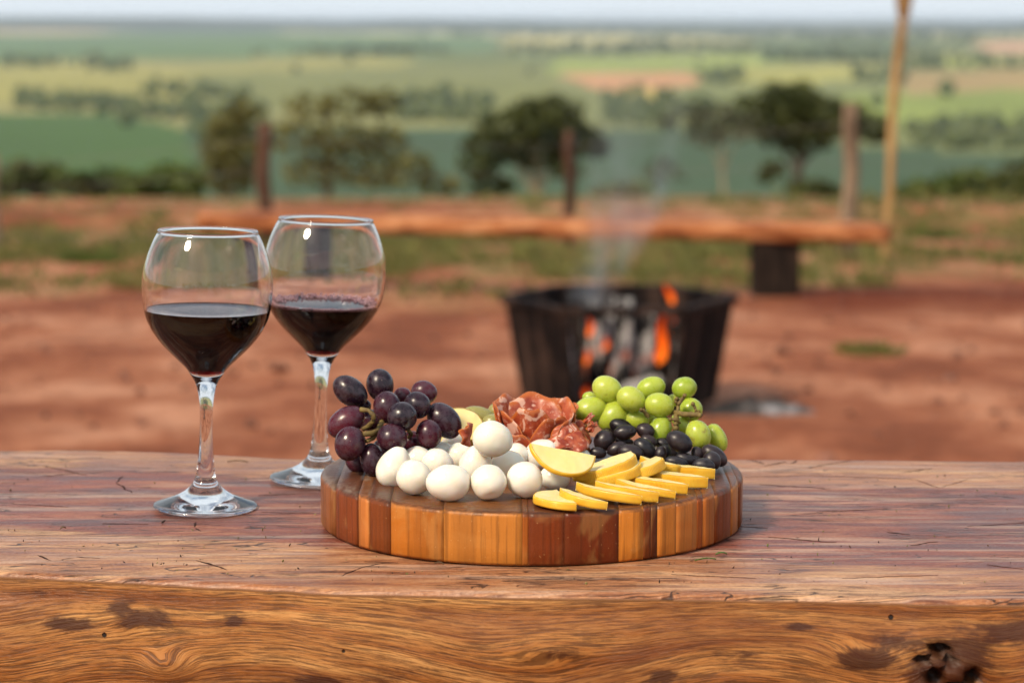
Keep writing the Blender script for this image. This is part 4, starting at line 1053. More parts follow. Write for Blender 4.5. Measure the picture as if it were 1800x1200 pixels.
mm = M('cherry_tomato'); n = mm.noise(mm.co('Object'), 60, 3); mm.pbr(mm.mix(n, (.52, .030, .028), (.62, .10, .08)), .2, None, **{'Subsurface Weight': .2, 'Subsurface Radius': (.006, .002, .002), 'Subsurface Scale': 1.0}); TOMATO = mm.m

def frame(theta, tilt=0.0):
    """axes of a solid whose long axis lies at theta (degrees, clockwise as seen) in the picture plane, tipped away by tilt"""
    a = (RIGHT * math.cos(R(theta)) - UP * math.sin(R(theta))) * math.cos(R(tilt)) + FWD * math.sin(R(tilt))
    c = -FWD; b_ = c.cross(a).normalized(); c = a.cross(b_)
    return Matrix((a, b_, c)).transposed()
def rest(px, py, h, top=None):
    return at_z(px, py, (TOP if top is None else top) + h)

# ------------------------------------------------------------------ quail eggs
def egg_geo(a, b_, seed, point, dimple, flat):
    r = random.Random(seed); V = []
    for v in SPH_E[0]:
        u = v.z                                                # long axis = local z before swapping
        k = 1 - point * .16 * u - .05 * point * u * u
        q = Vector((u * a, v.x * b_ * k, v.y * b_ * k))
        q *= 1 + .040 * mnoise.noise(v * 1.6 + Vector((seed, 0, 0))) + .010 * mnoise.noise(v * 4 + Vector((0, seed, 0)))
        q *= 1 - .012 * math.exp(-((v.z - .3 * math.sin(seed)) / .05) ** 2) * smooth(.2, .6, mnoise.noise(v * 1.1 + Vector((seed, 9, 0))) + .3)
        for (dx, dy, dz, s, dep) in dimple:
            dd = (v.z - dx) ** 2 + (v.x - dy) ** 2 + (v.y - dz) ** 2
            q *= 1 - 1.5 * dep * math.exp(-dd / (s * s))
        V.append(q)
    return V, SPH_E[1]
SPH_E = uvsphere(40, 28)
EGGS = [  # px, py, a, b (px), angle, tilt, depth (None = resting on the board), point, dimples, label
    (693, 821, 38, 30.5, -68, 0, None, 1, [], 'tall upright egg at the front row end, touching the purple grapes'),
    (729, 839, 32.5, 30.5, 25, 10, None, .5, [(-.2, .55, .8, .30, .07)], 'front row egg with a pinkish dent near its top, second from the purple grapes'),
    (787.5, 848, 39, 32.5, -4, 0, None, -.5, [], 'widest egg lying sideways in the middle of the front row'),
    (859, 848, 32.5, 31.5, 80, 50, None, .5, [(.0, .05, 1, .34, .075), (.75, .0, .7, .3, .05)], 'front row egg with a flat round end facing the viewer'),
    (923, 843.5, 33, 31.5, 60, 25, None, .4, [(.6, -.75, .3, .18, .035)], 'front row egg with a folded crease, beside the cheese slices'),
    (975, 840, 28, 22, 5, 0, None, .3, [], 'egg tucked under the large half moon cheese slice'),
    (735, 807, 26, 23, 0, 0, 1.672, .4, [], 'egg just behind the tall upright egg, under the purple grapes'),
    (769, 815, 29, 27, 10, 0, None, .6, [], 'second row egg directly behind the widest egg'),
    (778, 800, 26, 24, 0, 0, 1.700, .4, [], 'egg under the big oval purple grape, back row'),
    (809, 801, 26, 24, -30, 0, 1.690, .6, [(.1, .9, .5, .25, .06)], 'egg with a torn wavy edge, back row below the topmost egg'),
    (836, 814, 34, 28, -72, 0, 1.643, .9, [], 'pointed egg standing behind the front row below the topmost egg'),
    (893, 818, 31, 27.5, -8, 0, None, .6, [], 'second row egg behind the egg with the folded crease'),
    (866, 771.5, 37, 32, 12, 20, 1.632, .35, [(.25, .0, 1, .40, .035)], 'topmost egg of the pile, in front of the salami rose'),
    (908, 800, 22, 22, 0, 0, 1.682, .3, [], 'small egg showing between the topmost egg and the salami rose'),
    (953, 798, 31, 27, -20, 0, 1.685, .4, [], 'bright egg peeping over the half moon cheese slice, touching the salami'),
    (1017, 804, 22, 19, 0, 0, 1.690, .3, [], 'white egg tip behind the half moon cheese slice, nearest the black olives'),
    (800, 782, 25, 22, 0, 0, 1.735, .3, [], 'pale egg in the far back beside the round cheese piece'),
]
for i, (px, py, a, b_, th, tl, dep, pt, dim, lab) in enumerate(EGGS):
    k0 = 1.66 / FPX
    p = rest(px, py, b_ * k0 * .97) if dep is None else at_y(px, py, dep)
    if p.z < TOP + b_ * k0 * .9: p = rest(px, py, b_ * k0 * .95)
    k = scale_at(p); V, F = egg_geo(a * k, b_ * k, i * 3.3, pt, dim, 0)
    o = mesh('quail_egg', V, F, EGG); o.matrix_world = Matrix.Translation(p) @ frame(th, tl).to_4x4(); tag(o, lab, 'egg', 'peeled quail eggs piled on the board')

# ------------------------------------------------------------------ grape bunches
def berry(name, parent, p, a, b_, th, tl, mat, seed, base=None, lump=.02):
    k = scale_at(p); V = []
    for v in SPH[0]:
        q = Vector((v.z * a, v.x * b_, v.y * b_)) * k
        q *= 1 + lump * mnoise.noise(v * 1.3 + Vector((seed * 1.7, 0, 0)))
        V.append(q)
    o = mesh(name, V, SPH[1], mat, parent); o.matrix_local = Matrix.Translation(p - base) @ frame(th, tl).to_4x4() if base is not None else Matrix.Translation(p) @ frame(th, tl).to_4x4()
    return o
def zp(X, Y_): return 560 + X / 5.714, 640 + Y_ / 5.714
PG = [(318, 272, 195, 140, 38, 1.712), (617, 208, 165, 138, 82, 1.722), (843, 318, 92, 88, 0, 1.745), (1062, 280, 134, 116, 20, 1.735), (690, 432, 166, 141, 80, 1.700), (840, 524, 151, 149, 0, 1.676), (992, 410, 140, 131, 60, 1.697), (1262, 565, 205, 150, 48, 1.703),
      (278, 580, 206, 146, -34, 1.692), (315, 795, 178, 156, 105, 1.668), (738, 740, 156, 147, 10, 1.668), (1108, 700, 148, 130, 80, 1.682), (540, 962, 172, 124, 80, 1.672), (380, 1022, 120, 98, 40, 1.690),
      (505, 560, 125, 110, 0, 1.722), (935, 780, 125, 110, 0, 1.705), (1060, 820, 120, 100, 0, 1.715), (660, 860, 130, 120, 0, 1.702), (430, 420, 100, 80, 0, 1.728)]
base = rest(680, 825, 0); base.y = 1.69
root = empty('grape_bunch', base)
for i, (X, Y_, a, b_, th, dep) in enumerate(PG):
    px, py = zp(X, Y_); p = at_y(px, py, dep); f = 1 / 5.714
    if p.z < TOP + b_ * f * 4e-4 * .9: p.z = TOP + b_ * f * 4e-4 * .9
    o = berry('grape', root, p, a * f, b_ * f, th, 0, PURPLE, i, base)
    if i == 9: o['label'] = 'reddest grape at the lower corner of the bunch'
def stem(parent, base, pts, r0, mat=STEM, name='stem'):
    P = [at_y(*q) - base for q in pts]; P2 = []
    for i in range(len(P) - 1):
        for t in (0, .33, .66): P2.append(P[i].lerp(P[i + 1], t))
    P2.append(P[-1]); r = random.Random(len(pts))
    return tube(P2, [r0 * (1 + r.uniform(-.18, .25)) for _ in P2], 8)
z2 = lambda X, Y_, d: (*zp(X, Y_), d)
V, F = join([stem(root, base, [z2(420, 455, 1.676), z2(500, 462, 1.674), z2(550, 510, 1.672), z2(550, 570, 1.674), z2(500, 620, 1.678), z2(450, 650, 1.682)], .0016),
             stem(root, base, [z2(450, 700, 1.666), z2(530, 695, 1.670), z2(590, 670, 1.676), z2(630, 600, 1.684), z2(640, 560, 1.70)], .0017),
             stem(root, base, [z2(480, 775, 1.668), z2(540, 745, 1.672), z2(590, 690, 1.678)], .0016),
             stem(root, base, [z2(900, 660, 1.676), z2(930, 700, 1.69), z2(900, 740, 1.70)], .0015)])
mesh('stem', V, F, STEM, root)
tag(root, 'bunch of dark purple grapes on the board beside the wine glass', 'grapes')

def zg(X, Y_): return 990 + X / 6, 650 + Y_ / 6
GG = [(465, 205, 168, 139, 30, 1.742), (715, 305, 160, 131, 25, 1.728), (925, 190, 158, 119, -18, 1.752), (1278, 190, 133, 117, -10, 1.750), (1015, 370, 158, 131, 8, 1.724), (1345, 418, 127, 124, 30, 1.742), (285, 420, 180, 138, -15, 1.738), (530, 485, 192, 150, -38, 1.738), (775, 522, 132, 112, 10, 1.735),
      (1015, 645, 168, 124, -65, 1.722), (1425, 682, 160, 130, 70, 1.712), (1622, 715, 158, 96, 62, 1.728), (275, 290, 75, 62, 0, 1.765), (1585, 640, 82, 74, 0, 1.748), (1262, 600, 110, 90, 50, 1.742), (1165, 320, 76, 66, 0, 1.762), (905, 500, 100, 84, 0, 1.75), (1230, 520, 90, 80, 0, 1.758)]
base = rest(1160, 790, 0); base.y = 1.735
root = empty('grape_bunch', base)
for i, (X, Y_, a, b_, th, dep) in enumerate(GG):
    px, py = zg(X, Y_); berry('grape', root, at_y(px, py, dep), a / 6, b_ / 6, th, 0, GREEN, 40 + i, base)
g2 = lambda X, Y_, d: (*zg(X, Y_), d)
V, F = join([stem(root, base, [g2(1100, 440, 1.73), g2(1170, 442, 1.722), g2(1260, 468, 1.716), g2(1350, 470, 1.712), g2(1430, 470, 1.710), g2(1448, 488, 1.709)], .0019),
             stem(root, base, [g2(1205, 448, 1.722), g2(1212, 380, 1.726), g2(1198, 320, 1.728), g2(1195, 300, 1.728)], .0016),
             stem(root, base, [g2(1212, 370, 1.724), g2(1245, 320, 1.726), g2(1280, 275, 1.728)], .0014),
             stem(root, base, [g2(1410, 470, 1.711), g2(1402, 430, 1.712), g2(1385, 390, 1.713), g2(1368, 360, 1.714)], .0010),
             stem(root, base, [g2(1420, 470, 1.711), g2(1432, 440, 1.711)], .0010), stem(root, base, [g2(1390, 475, 1.711), g2(1335, 512, 1.713)], .0008),
             stem(root, base, [g2(1190, 470, 1.720), g2(1195, 540, 1.716), g2(1185, 600, 1.714), g2(1190, 640, 1.714)], .0022),
             stem(root, base, [g2(1130, 520, 1.716), g2(1190, 520, 1.714), g2(1230, 560, 1.716)], .0012),
             stem(root, base, [g2(815, 420, 1.716), g2(850, 430, 1.716), g2(880, 470, 1.718), g2(905, 492, 1.72)], .0015)])
mesh('stem', V, F, STEM, root)
K = []
for X, Y_, d, s in ((1280, 270, 1.7265, 2.6), (1368, 358, 1.7125, 2.4), (1198, 303, 1.7265, 2.2), (1440, 478, 1.708, 3.0), (1430, 436, 1.7105, 1.8), (820, 420, 1.7145, 2.2), (1130, 520, 1.7150, 2.4), (1400, 428, 1.711, 1.7), (1188, 340, 1.7255, 1.8), (892, 488, 1.718, 2.0), (1385, 395, 1.7125, 1.5)):
    p = at_y(*zg(X, Y_), d) - base; K.append(([v * s * .00062 * (1 + .4 * mnoise.noise(v * 2 + Vector((X, 0, 0)))) + p for v in SPH_LO[0]], SPH_LO[1]))
V, F = join(K); o = mesh('stem_knobs', V, F, STEM, root); o['kind'] = 'stuff'
tag(root, 'bunch of green grapes heaped behind the black olives', 'grapes')

# ------------------------------------------------------------------ olives
OL = [(612, 600, 130, 86, 20, 1.722, 'black olive uppermost of the heap, half under the pitted olive'),
      (652, 655, 124, 80, -8, 1.706, 'black olive with its round pit hole facing out, near the salami frill'),
      (868, 640, 102, 80, 20, 1.712, 'glossy black olive against the lowest middle green grape'),
      (430, 742, 120, 106, -55, 1.706, 'large round black olive leaning on the salami rose'),
      (368, 872, 90, 62, 10, 1.694, 'small black olive just above the tip of the half moon cheese slice'),
      (645, 752, 98, 45, 8, 1.712, 'flat sliver of black olive below the pitted olive'),
      (565, 828, 112, 70, -25, 1.698, 'black olive behind the bluish front olive'),
      (714, 868, 140, 88, 12, 1.686, 'bluish black olive lying right behind the thick leaning cheese slice'),
      (858, 826, 134, 96, 40, 1.694, 'dusty brownish olive beside the bluish front olive'),
      (902, 748, 96, 66, 25, 1.706, 'black olive behind the dusty brownish olive'),
      (1024, 888, 90, 66, -75, 1.692, 'small upright brown olive beside the dusty brownish olive'),
      (1085, 862, 86, 60, 75, 1.700, 'brown olive squeezed behind the small upright brown olive'),
      (1226, 756, 150, 106, 32, 1.690, 'biggest glossy olive perched in front of the green grapes'),
      (1196, 975, 128, 66, 14, 1.676, 'long purple black olive just behind the small cheese slice'),
      (1298, 945, 118, 70, 22, 1.688, 'shiny black olive under the biggest glossy olive'),
      (1482, 1005, 120, 78, 5, 1.672, 'frontmost black olive at the board rim beside the flat cheese slice'),
      (1566, 955, 104, 98, 60, 1.682, 'round dull olive behind the frontmost rim olive'),
      (1594, 902, 156, 94, 36, 1.694, 'outermost black olive overhanging the far rim of the board'),
      (1412, 882, 80, 62, 70, 1.694, 'small dark olive below the rightmost big green grape'),
      (1060, 782, 90, 64, 20, 1.712, 'dark olive hidden below the slanting green grape'),
      (480, 690, 96, 74, 30, 1.730, 'dark olive in shade between the round olive and the pitted olive'),
      (1150, 870, 96, 70, 60, 1.704, 'dull olive in shade under the biggest glossy olive'),
      (985, 705, 80, 60, 30, 1.724, 'dark olive in shade behind the slanting green grape'),
      (1400, 960, 84, 60, 20, 1.690, 'dull olive squeezed between the shiny olive and the round dull olive')]
for i, (X, Y_, a, b_, th, dep, lab) in enumerate(OL):
    px, py = zg(X, Y_); p = at_y(px, py, dep); k = scale_at(p)
    if p.z < TOP + b_ / 6 * k * .9: p = rest(px, py, b_ / 6 * k * .92)
    V = []
    for v in SPH[0]:
        u = v.z; q = Vector((u * a / 6, v.x * b_ / 6, v.y * b_ / 6)) * k
        if i == 1:
            d = (v - Vector((.0, .42, .91)).normalized()).length
        q *= 1 + .025 * mnoise.noise(v * 1.5 + Vector((i * 2.1, 0, 0))) - .012 * abs(mnoise.noise(v * 5 + Vector((0, i, 0))))
        if i == 1:
            dd = Vector((v.z - .60, v.x - .18, v.y - .78)).length; q *= 1 - .16 * math.exp(-(dd / .15) ** 2) + .03 * math.exp(-((dd - .24) / .08) ** 2)
        V.append(q)
    o = mesh('black_olive', V, SPH[1], BLACK); o.matrix_world = Matrix.Translation(p) @ frame(th, 0).to_4x4(); tag(o, lab, 'olive', 'black olives heaped on the board')
    if i == 1:
        hv = Vector((.60, .18, .78)).normalized(); hp = Vector((hv.x * a / 6, hv.y * b_ / 6, hv.z * b_ / 6)) * k * .90
        V = [Vector((v.x * .0016, v.y * .0016, v.z * .0008)) for v in SPH_LO[0]]; h = mesh('pit_hole', V, SPH_LO[1], HOLE, o); h.location = hp; h.rotation_euler = hv.to_track_quat('Z', 'Y').to_euler()
for i, (px, py, a, b_, th, dep, lab) in enumerate([(842, 730, 29, 16, 14, 1.775, 'green olive with a pit hole behind the round cheese piece'), (872, 722, 16, 14, -50, 1.785, 'small pale green olive beside the salami rose top'), (866, 741, 20, 14, -8, 1.765, 'green olive half hidden between the cheese piece and the salami rose')]):
    p = at_y(px, py, dep); k = scale_at(p); V = [Vector((v.z * a, v.x * b_, v.y * b_)) * k * (1 + .03 * mnoise.noise(v * 1.5 + Vector((i, 5, 0)))) for v in SPH[0]]
    o = mesh('green_olive', V, SPH[1], PALEOLIVE); o.matrix_world = Matrix.Translation(p) @ frame(th, 0).to_4x4(); tag(o, lab, 'olive', 'green olives behind the salami')
    if i == 0:
        h = mesh('pit_hole', [Vector((v.x * .0014, v.y * .0014, v.z * .0007)) for v in SPH_LO[0]], SPH_LO[1], PALEOLIVE, o); hv = Vector((.62, 0, .78)); h.location = Vector((hv.x * a, 0, hv.z * b_)) * k * .98; h.rotation_euler = hv.to_track_quat('Z', 'Y').to_euler()
p = at_y(994, 728, 1.742); k = scale_at(p)
o = mesh('cherry_tomato', [Vector((v.x * 20, v.y * 20, v.z * 22)) * k for v in SPH[0]], SPH[1], TOMATO); o.location = p; tag(o, 'red cherry tomato showing between the salami rose and green grapes', 'tomato')
p = at_y(1008, 722, 1.765); k = scale_at(p)
mm = M('nut_skin'); n = mm.noise(mm.co('Object'), 120, 3); mm.pbr(mm.mix(n, (.36, .17, .09), (.55, .32, .2)), .5)
o = mesh('peanut', [Vector((v.x * 9, v.y * 9, v.z * 13 * (1 + .15 * math.cos(v.z * 6)))) * k for v in SPH[0]], SPH[1], mm.m); o.location = p; tag(o, 'small tan nut wedged behind the green grapes by the tomato', 'nut')

# ------------------------------------------------------------------ cheese
def cheese_mat(name, rind):
    mm = M(name); co = mm.co('Object'); n = mm.noise(co, 130, 4, .6); n2 = mm.noise(co, 34, 3, .6)
    if rind: c = mm.mix(mm.ss(n2, .35, .68), (.78, .40, .022), (.86, .53, .055))
    else: c = mm.mix(mm.ss(n2, .35, .7), (.87, .68, .26), (.89, .74, .36))
    c = mm.mix(mm.ss(n, .60, .75, 0, .4), c, (.84, .66, .24))
    mm.pbr(c, .36, mm.bump(n, .25, .0006), **{'Subsurface Weight': .30, 'Subsurface Radius': (.006, .004, .0012), 'Subsurface Scale': 1.0, 'Specular IOR Level': .4}); return mm.m
CHEESE = cheese_mat('cheese_paste', False); RIND = cheese_mat('cheese_rind', True); PALECH = cheese_mat('cheese_pale', False)
def slice_geo(r, th, sag, ribs, seed, taper=0.0):
    """circle segment of radius r cut by a chord: u along the chord, v towards the arc, n = thickness.  Returns paste and rind meshes"""
    c0 = r - sag; half = math.sqrt(max(1e-9, r * r - c0 * c0)); a0 = math.atan2(c0, half); a1 = math.pi - a0; N = 120; rr_ = random.Random(seed)
    arc = []
    for i in range(N + 1):
        a = lerp(a0, a1, i / N); rib = (.00011 * (1 if i % 2 else -1)) if ribs else 0
        rad = r + rib + .0006 * mnoise.noise(Vector((a * 2.2, seed, 0)))
        arc.append((rad * math.cos(a), rad * math.sin(a) - c0, r - .0012, a))
    paste_V = []; paste_F = []; rind_V = []; rind_F = []
    M_ = 6
    def warp(u, v, n): return (u, v, n + .0010 * mnoise.noise(Vector((u * 40, v * 40, seed))) + .00016 * mnoise.noise(Vector((u * 190, v * 190, seed))) * (1 + n / .003) + taper * v)
    for sgn in (1, -1):                                       # two cut faces
        o = len(paste_V)
        for i in range(N + 1):
            for k in range(M_ + 1):
                t = k / M_; u = arc[i][0]; v = arc[i][1] * t; paste_V.append(warp(u * (1 - .0012 / r * t), v * (1 - .0010 / r), sgn * th / 2))
        for i in range(N):
            for k in range(M_):
                q = (o + i * (M_ + 1) + k, o + (i + 1) * (M_ + 1) + k, o + (i + 1) * (M_ + 1) + k + 1, o + i * (M_ + 1) + k + 1); paste_F.append(q[::-1] if sgn > 0 else q)
    n1 = (N + 1) * (M_ + 1)
    for i in range(N):                                        # chord face
        a = i * (M_ + 1); b_ = (i + 1) * (M_ + 1); paste_F.append((a, b_, n1 + b_, n1 + a))
    prof_ = [(-.0010, .5), (-.0002, .42), (0, .25), (0, 0), (0, -.25), (-.0002, -.42), (-.0010, -.5)]
    for i in range(N + 1):
        a = arc[i][3]
        for ins, h in prof_: rind_V.append(warp(arc[i][0] + ins * math.cos(a), arc[i][1] + ins * math.sin(a), h * th))
    L = len(prof_)
    for i in range(N):
        for k in range(L - 1): rind_F.append((i * L + k, (i + 1) * L + k, (i + 1) * L + k + 1, i * L + k + 1))
    return (paste_V, paste_F), (rind_V, rind_F)
def cheese(c, u, n, r, th, sag, label, seed, ribs=True, pale=False, taper=0.0):
    """c: middle of the chord, u: chord direction, n: face normal; the arc bulges towards n x u"""
    u = Vector(u).normalized(); n = (Vector(n) - u * Vector(n).dot(u)).normalized(); v = n.cross(u)
    mt = Matrix((u, v, n)).transposed().to_4x4(); mt.translation = c
    pg, rg_ = slice_geo(r, th, sag, ribs, seed, taper)
    root = empty('cheese_slice', c); root.matrix_world = mt
    mesh('paste', pg[0], pg[1], PALECH if pale else CHEESE, root, False)
    mesh('rind', rg_[0], rg_[1], RIND, root, not ribs)
    tag(root, label, 'cheese', 'cheese slices fanned on the board'); return root
def zc(X, Y_, y): return at_y(910 + X / 5, 760 + Y_ / 5, y)
def by_corners(A, B, Cc, r_over, th, label, seed, **kw):
    """A, B: ends of the chord, Cc: far point of the arc (world points on the visible face)"""
    u = B - A; mid = (A + B) / 2; half = u.length / 2; w_ = Cc - mid; uu = u.normalized(); w_ = w_ - uu * w_.dot(uu); sag = w_.length
    r = (half * half + sag * sag) / (2 * sag); n = uu.cross(w_.normalized())
    if n.dot(-FWD + UP * .5) < 0: n = -n; uu = -uu
    # v = n x u must point to the arc
    if n.cross(uu).dot(w_) < 0: uu = -uu
    return cheese(mid - n * th / 2, uu, n, r, th, sag, label, seed, **kw)
T_ = .0058
by_corners(zc(112, 92, 1.600), zc(688, 204, 1.612), zc(372, 352, 1.588), 0, .0035, 'large half moon cheese slice leaning on the eggs, face to the viewer', 1, ribs=False)
by_corners(zc(985, 165, 1.640), zc(470, 330, 1.626), zc(680, 345, 1.602), 0, .0078, 'thick cheese slice leaning right behind the half moon slice', 2)
by_corners(zc(1032, 238, 1.637), zc(530, 400, 1.622), zc(750, 405, 1.600), 0, .0066, 'cheese slice tucked under the thick leaning slice', 3)
by_corners(zc(1208, 208, 1.652), zc(760, 390, 1.634), zc(960, 372, 1.612), 0, .0072, 'ribbed cheese slice slanting towards the bluish olive', 4)
def fan(px, py, r, phi, th, lean, label, seed, lift=0.0, nod=0.0, L_=None, sag=None, **kw):
    """half disc lying on the board: front cut corner seen at px, py; phi turns the cut to the left going back; lean lifts the left side"""
    B = at_z(px, py, TOP + lift + .0004); ph = R(phi)
    back = Vector((-math.sin(ph), math.cos(ph), 0)); v = Vector((-math.cos(ph), -math.sin(ph), 0))
    n = Vector((math.sin(R(lean)), -math.sin(R(nod)), math.cos(R(lean)))).normalized()
    u = (back - n * back.dot(n)).normalized(); v = (v - n * v.dot(n) - u * v.dot(u)).normalized()
    if n.cross(u).dot(v) < 0: u = -u
    bb = (back - n * back.dot(n)).normalized()
    if L_: r = (L_ * L_ / 4 + sag * sag) / (2 * sag)
    else: L_, sag = 2 * r, r * .985
    c = B + bb * L_ / 2 + n * th / 2
    return cheese(c, u, n, r, th, sag, label, seed, **kw)
fan(1209, 824, .024, 30, .0058, 6, 'small cheese slice just in front of the long purple black olive', 5)
fan(1257, 842, .027, 66, .0074, 3, 'flat cheese slice nearest the board rim, beside the frontmost olive', 7, L_=.044, sag=.010)
fan(1194, 832, .022, 70, .0058, 10, 'pale cut cheese slice between the ribbed slanting slice and the small slice', 6, lift=.004, L_=.030, sag=.009, ribs=False)
fan(1244, 858, .0285, 66, .0078, 4, 'long ribbed cheese slice with a frayed end, third row of the fan', 8, L_=.052, sag=.0115)
fan(1208, 869, .027, 63, .0070, 6, 'ribbed cheese slice in the middle of the fan', 9, L_=.048, sag=.0105)
fan(1187, 877, .027, 62, .0050, 8, 'thin cheese slice between the middle ribbed slice and the frayed slice', 10, L_=.048, sag=.010)
fan(1157, 883, .027, 66, .0072, 6, 'cheese slice with ragged pale rind in the front fan', 11, L_=.046, sag=.010)
fan(1127, 887, .027, 62, .0060, 7, 'long pale cheese slice, third from the front egg', 12, L_=.049, sag=.0105, ribs=False)
fan(1067, 896, .0245, 52, .0056, 8, 'second cheese slice from the front egg', 13, L_=.040, sag=.011, ribs=False)
fan(1013, 898, .0225, 16, .0054, 3, 'foremost rounded cheese slice lying beside the front egg with the crease', 14, ribs=False)
p = at_y(812, 760, 1.752); by_corners(at_y(770, 776, 1.745), at_y(852, 770, 1.752), at_y(806, 714, 1.768), 0, .010, 'pale round cheese piece standing behind the purple grapes', 20, ribs=False)

# ------------------------------------------------------------------ salami
mm = M('salami'); co = mm.co('Object'); oi = mm.nd('ShaderNodeObjectInfo')
pv = mm.nd('ShaderNodeVectorMath', {0: co, 1: mm.nd('ShaderNodeCombineXYZ', {0: oi.outputs['Random'], 1: mm.math('MULTIPLY', oi.outputs['Random'], 3.0), 2: 0.0}).outputs[0]}, operation='ADD').outputs[0]
n = mm.noise(pv, 140, 4, .6, .5); fat = mm.noise(pv, 95, 2, .5, 1.0); fat2 = mm.noise(pv, 300, 2, .5, .8)
c = mm.ramp(n, [(.36, (.25, .034, .013)), (.5, (.36, .064, .025)), (.64, (.45, .110, .044))])
edge = mm.attr('rim')
c = mm.mix(mm.ss(edge, .88, .99, 0, .8), c, (.46, .125, .020))
c = mm.mix(mm.ss(fat, .575, .635, 0, .75), c, (.74, .47, .36)); c = mm.mix(mm.ss(fat2, .58, .66, 0, .35), c, (.66, .38, .28))
mm.pbr(c, .36, mm.bump(fat, .3, .0006), **{'Subsurface Weight': .1, 'Subsurface Radius': (.005, .002, .0015), 'Subsurface Scale': 1.0, 'Specular IOR Level': .45}); SALAMI = mm.m
def petal(parent, c, right, up, rx, ry, curl, cup, seed, th=.0013, ruffle=.0012, sector=1.0):
    """a bent disc: rx, ry half sizes; curl bends the side edges back round the vertical, cup tips the top edge back"""
    right = Vector(right).normalized(); up = (Vector(up) - right * Vector(up).dot(right)).normalized(); out = right.cross(up)   # out faces the viewer side
    NR, NA = 9, 44; V = []; F = []; rim = []
    def pos(rho, a, off):
        x = rho * math.cos(a); y = rho * math.sin(a)
        X = rx * x; Y_ = ry * y; ang = curl * x
        if abs(curl) > 1e-3:
            Rc = rx / curl; X = Rc * math.sin(ang); D = -Rc * (1 - math.cos(ang))
        else: D = 0
        D += -cup * ry * (max(0, y) ** 2) + ruffle * rho ** 3 * math.sin(a * 5 + seed) + .0009 * mnoise.noise(Vector((x * 2, y * 2, seed)))
        return right * X + up * Y_ + out * (D + off)
    for side in (1, -1):
        o = len(V); V.append(pos(0, 0, side * th / 2)); rim.append(0)
        for i in range(1, NR + 1):
            rho = i / NR
            for k in range(NA): V.append(pos(rho, 2 * math.pi * k / NA, side * th / 2 * (1 if i < NR else .55))); rim.append(rho)
        for k in range(NA):
            k2 = (k + 1) % NA; f = (o, o + 1 + k, o + 1 + k2); F.append(f if side > 0 else f[::-1])
            for i in range(NR - 1):
                f = (o + 1 + i * NA + k, o + 1 + (i + 1) * NA + k, o + 1 + (i + 1) * NA + k2, o + 1 + i * NA + k2); F.append(f if side > 0 else f[::-1])
    half = 1 + NR * NA; a = 1 + (NR - 1) * NA
    for k in range(NA): k2 = (k + 1) % NA; F.append((a + k, half + a + k, half + a + k2, a + k2))
    o = mesh('salami_slice', V, F, SALAMI, parent); o.location = Vector(c)
    at = o.data.attributes.new('rim', 'FLOAT', 'POINT'); at.data.foreach_set('value', rim); return o
def zs(X, Y_, y): return at_y(800 + X / 6.43, 670 + Y_ / 6.43, y)
base = rest(955, 800, 0); base.y = 1.71
root = empty('salami_rose', base); ks = 1.71 / FPX / 6.43
def pet(X, Y_, y, rx, ry, yaw, roll, lean, curl, cup, seed, **kw):
    q = Matrix.Rotation(R(yaw), 3, 'Z') @ Matrix.Rotation(R(lean), 3, 'X'); r_ = q @ (RIGHT * math.cos(R(roll)) - Vector((0, 0, 1)) * math.sin(R(roll))); u_ = q @ (Vector((0, 0, 1)) * math.cos(R(roll)) + RIGHT * math.sin(R(roll)))
    return petal(root, zs(X, Y_, y) - base, r_, u_, rx * ks, ry * ks, curl, cup, seed, **kw)
def wrap(phi, span, rho, h, flare, seed, z0=0.0, cx=928, ruff=.0012):
    """a slice standing up and wrapped round the heart of the rose, centred at bearing phi (270 faces the viewer)"""
    c = at_y(cx + 9, 760, 1.712); c.z = TOP + z0; rho *= .93; h *= .94; NS, NH = 34, 12; th = .0012; V = []; F = []; rim = []
    for side in (0, 1):
        for i_ in range(NS + 1):
            q = i_ / NS; e = (2 * q - 1); a = R(phi + e * span / 2); top_ = h * (.18 + .82 * math.sqrt(max(0, 1 - (abs(e) * .97) ** 2.4)))
            for k_ in range(NH + 1):
                t = k_ / NH
                rr0 = rho * (.62 + .38 * t ** .7) + flare * t * t + ruff * t * t * math.sin(e * 7 + seed * 2.1) + .0012 * mnoise.noise(Vector((e * 2, t * 2, seed))) - side * th * (1 if t < 1 else .4)
                V.append(Vector((rr0 * math.cos(a), rr0 * math.sin(a), top_ * t + .0012 * t * math.sin(e * 9 + seed))) + c - base); rim.append(max(t, abs(e) ** 1.5))
    n1 = (NS + 1) * (NH + 1)
    for i_ in range(NS):
        for k_ in range(NH):
            q = (i_ * (NH + 1) + k_, (i_ + 1) * (NH + 1) + k_, (i_ + 1) * (NH + 1) + k_ + 1, i_ * (NH + 1) + k_ + 1); F.append(q); F.append(tuple(x + n1 for x in q[::-1]))
        a_, b2 = i_ * (NH + 1) + NH, (i_ + 1) * (NH + 1) + NH; F.append((a_, b2, b2 + n1, a_ + n1))
    for i_ in (0, NS):
        for k_ in range(NH): a_ = i_ * (NH + 1) + k_; F.append((a_, a_ + 1, a_ + 1 + n1, a_ + n1))
    o = mesh('salami_slice', V, F, SALAMI, root); at = o.data.attributes.new('rim', 'FLOAT', 'POINT'); at.data.foreach_set('value', rim); return o
wrap(90, 150, .020, .0520, .006, 1); wrap(140, 120, .022, .0520, .005, 2, cx=922); wrap(40, 130, .023, .0500, .005, 3, cx=936)
wrap(262, 150, .0180, .0470, .0015, 4, cx=926); wrap(306, 120, .0200, .0400, .0020, 5, cx=938)
wrap(205, 110, .0235, .0440, .003, 6, cx=926); wrap(182, 90, .0255, .0480, .003, 7, cx=924); wrap(345, 100, .0245, .0420, .004, 8, cx=938)
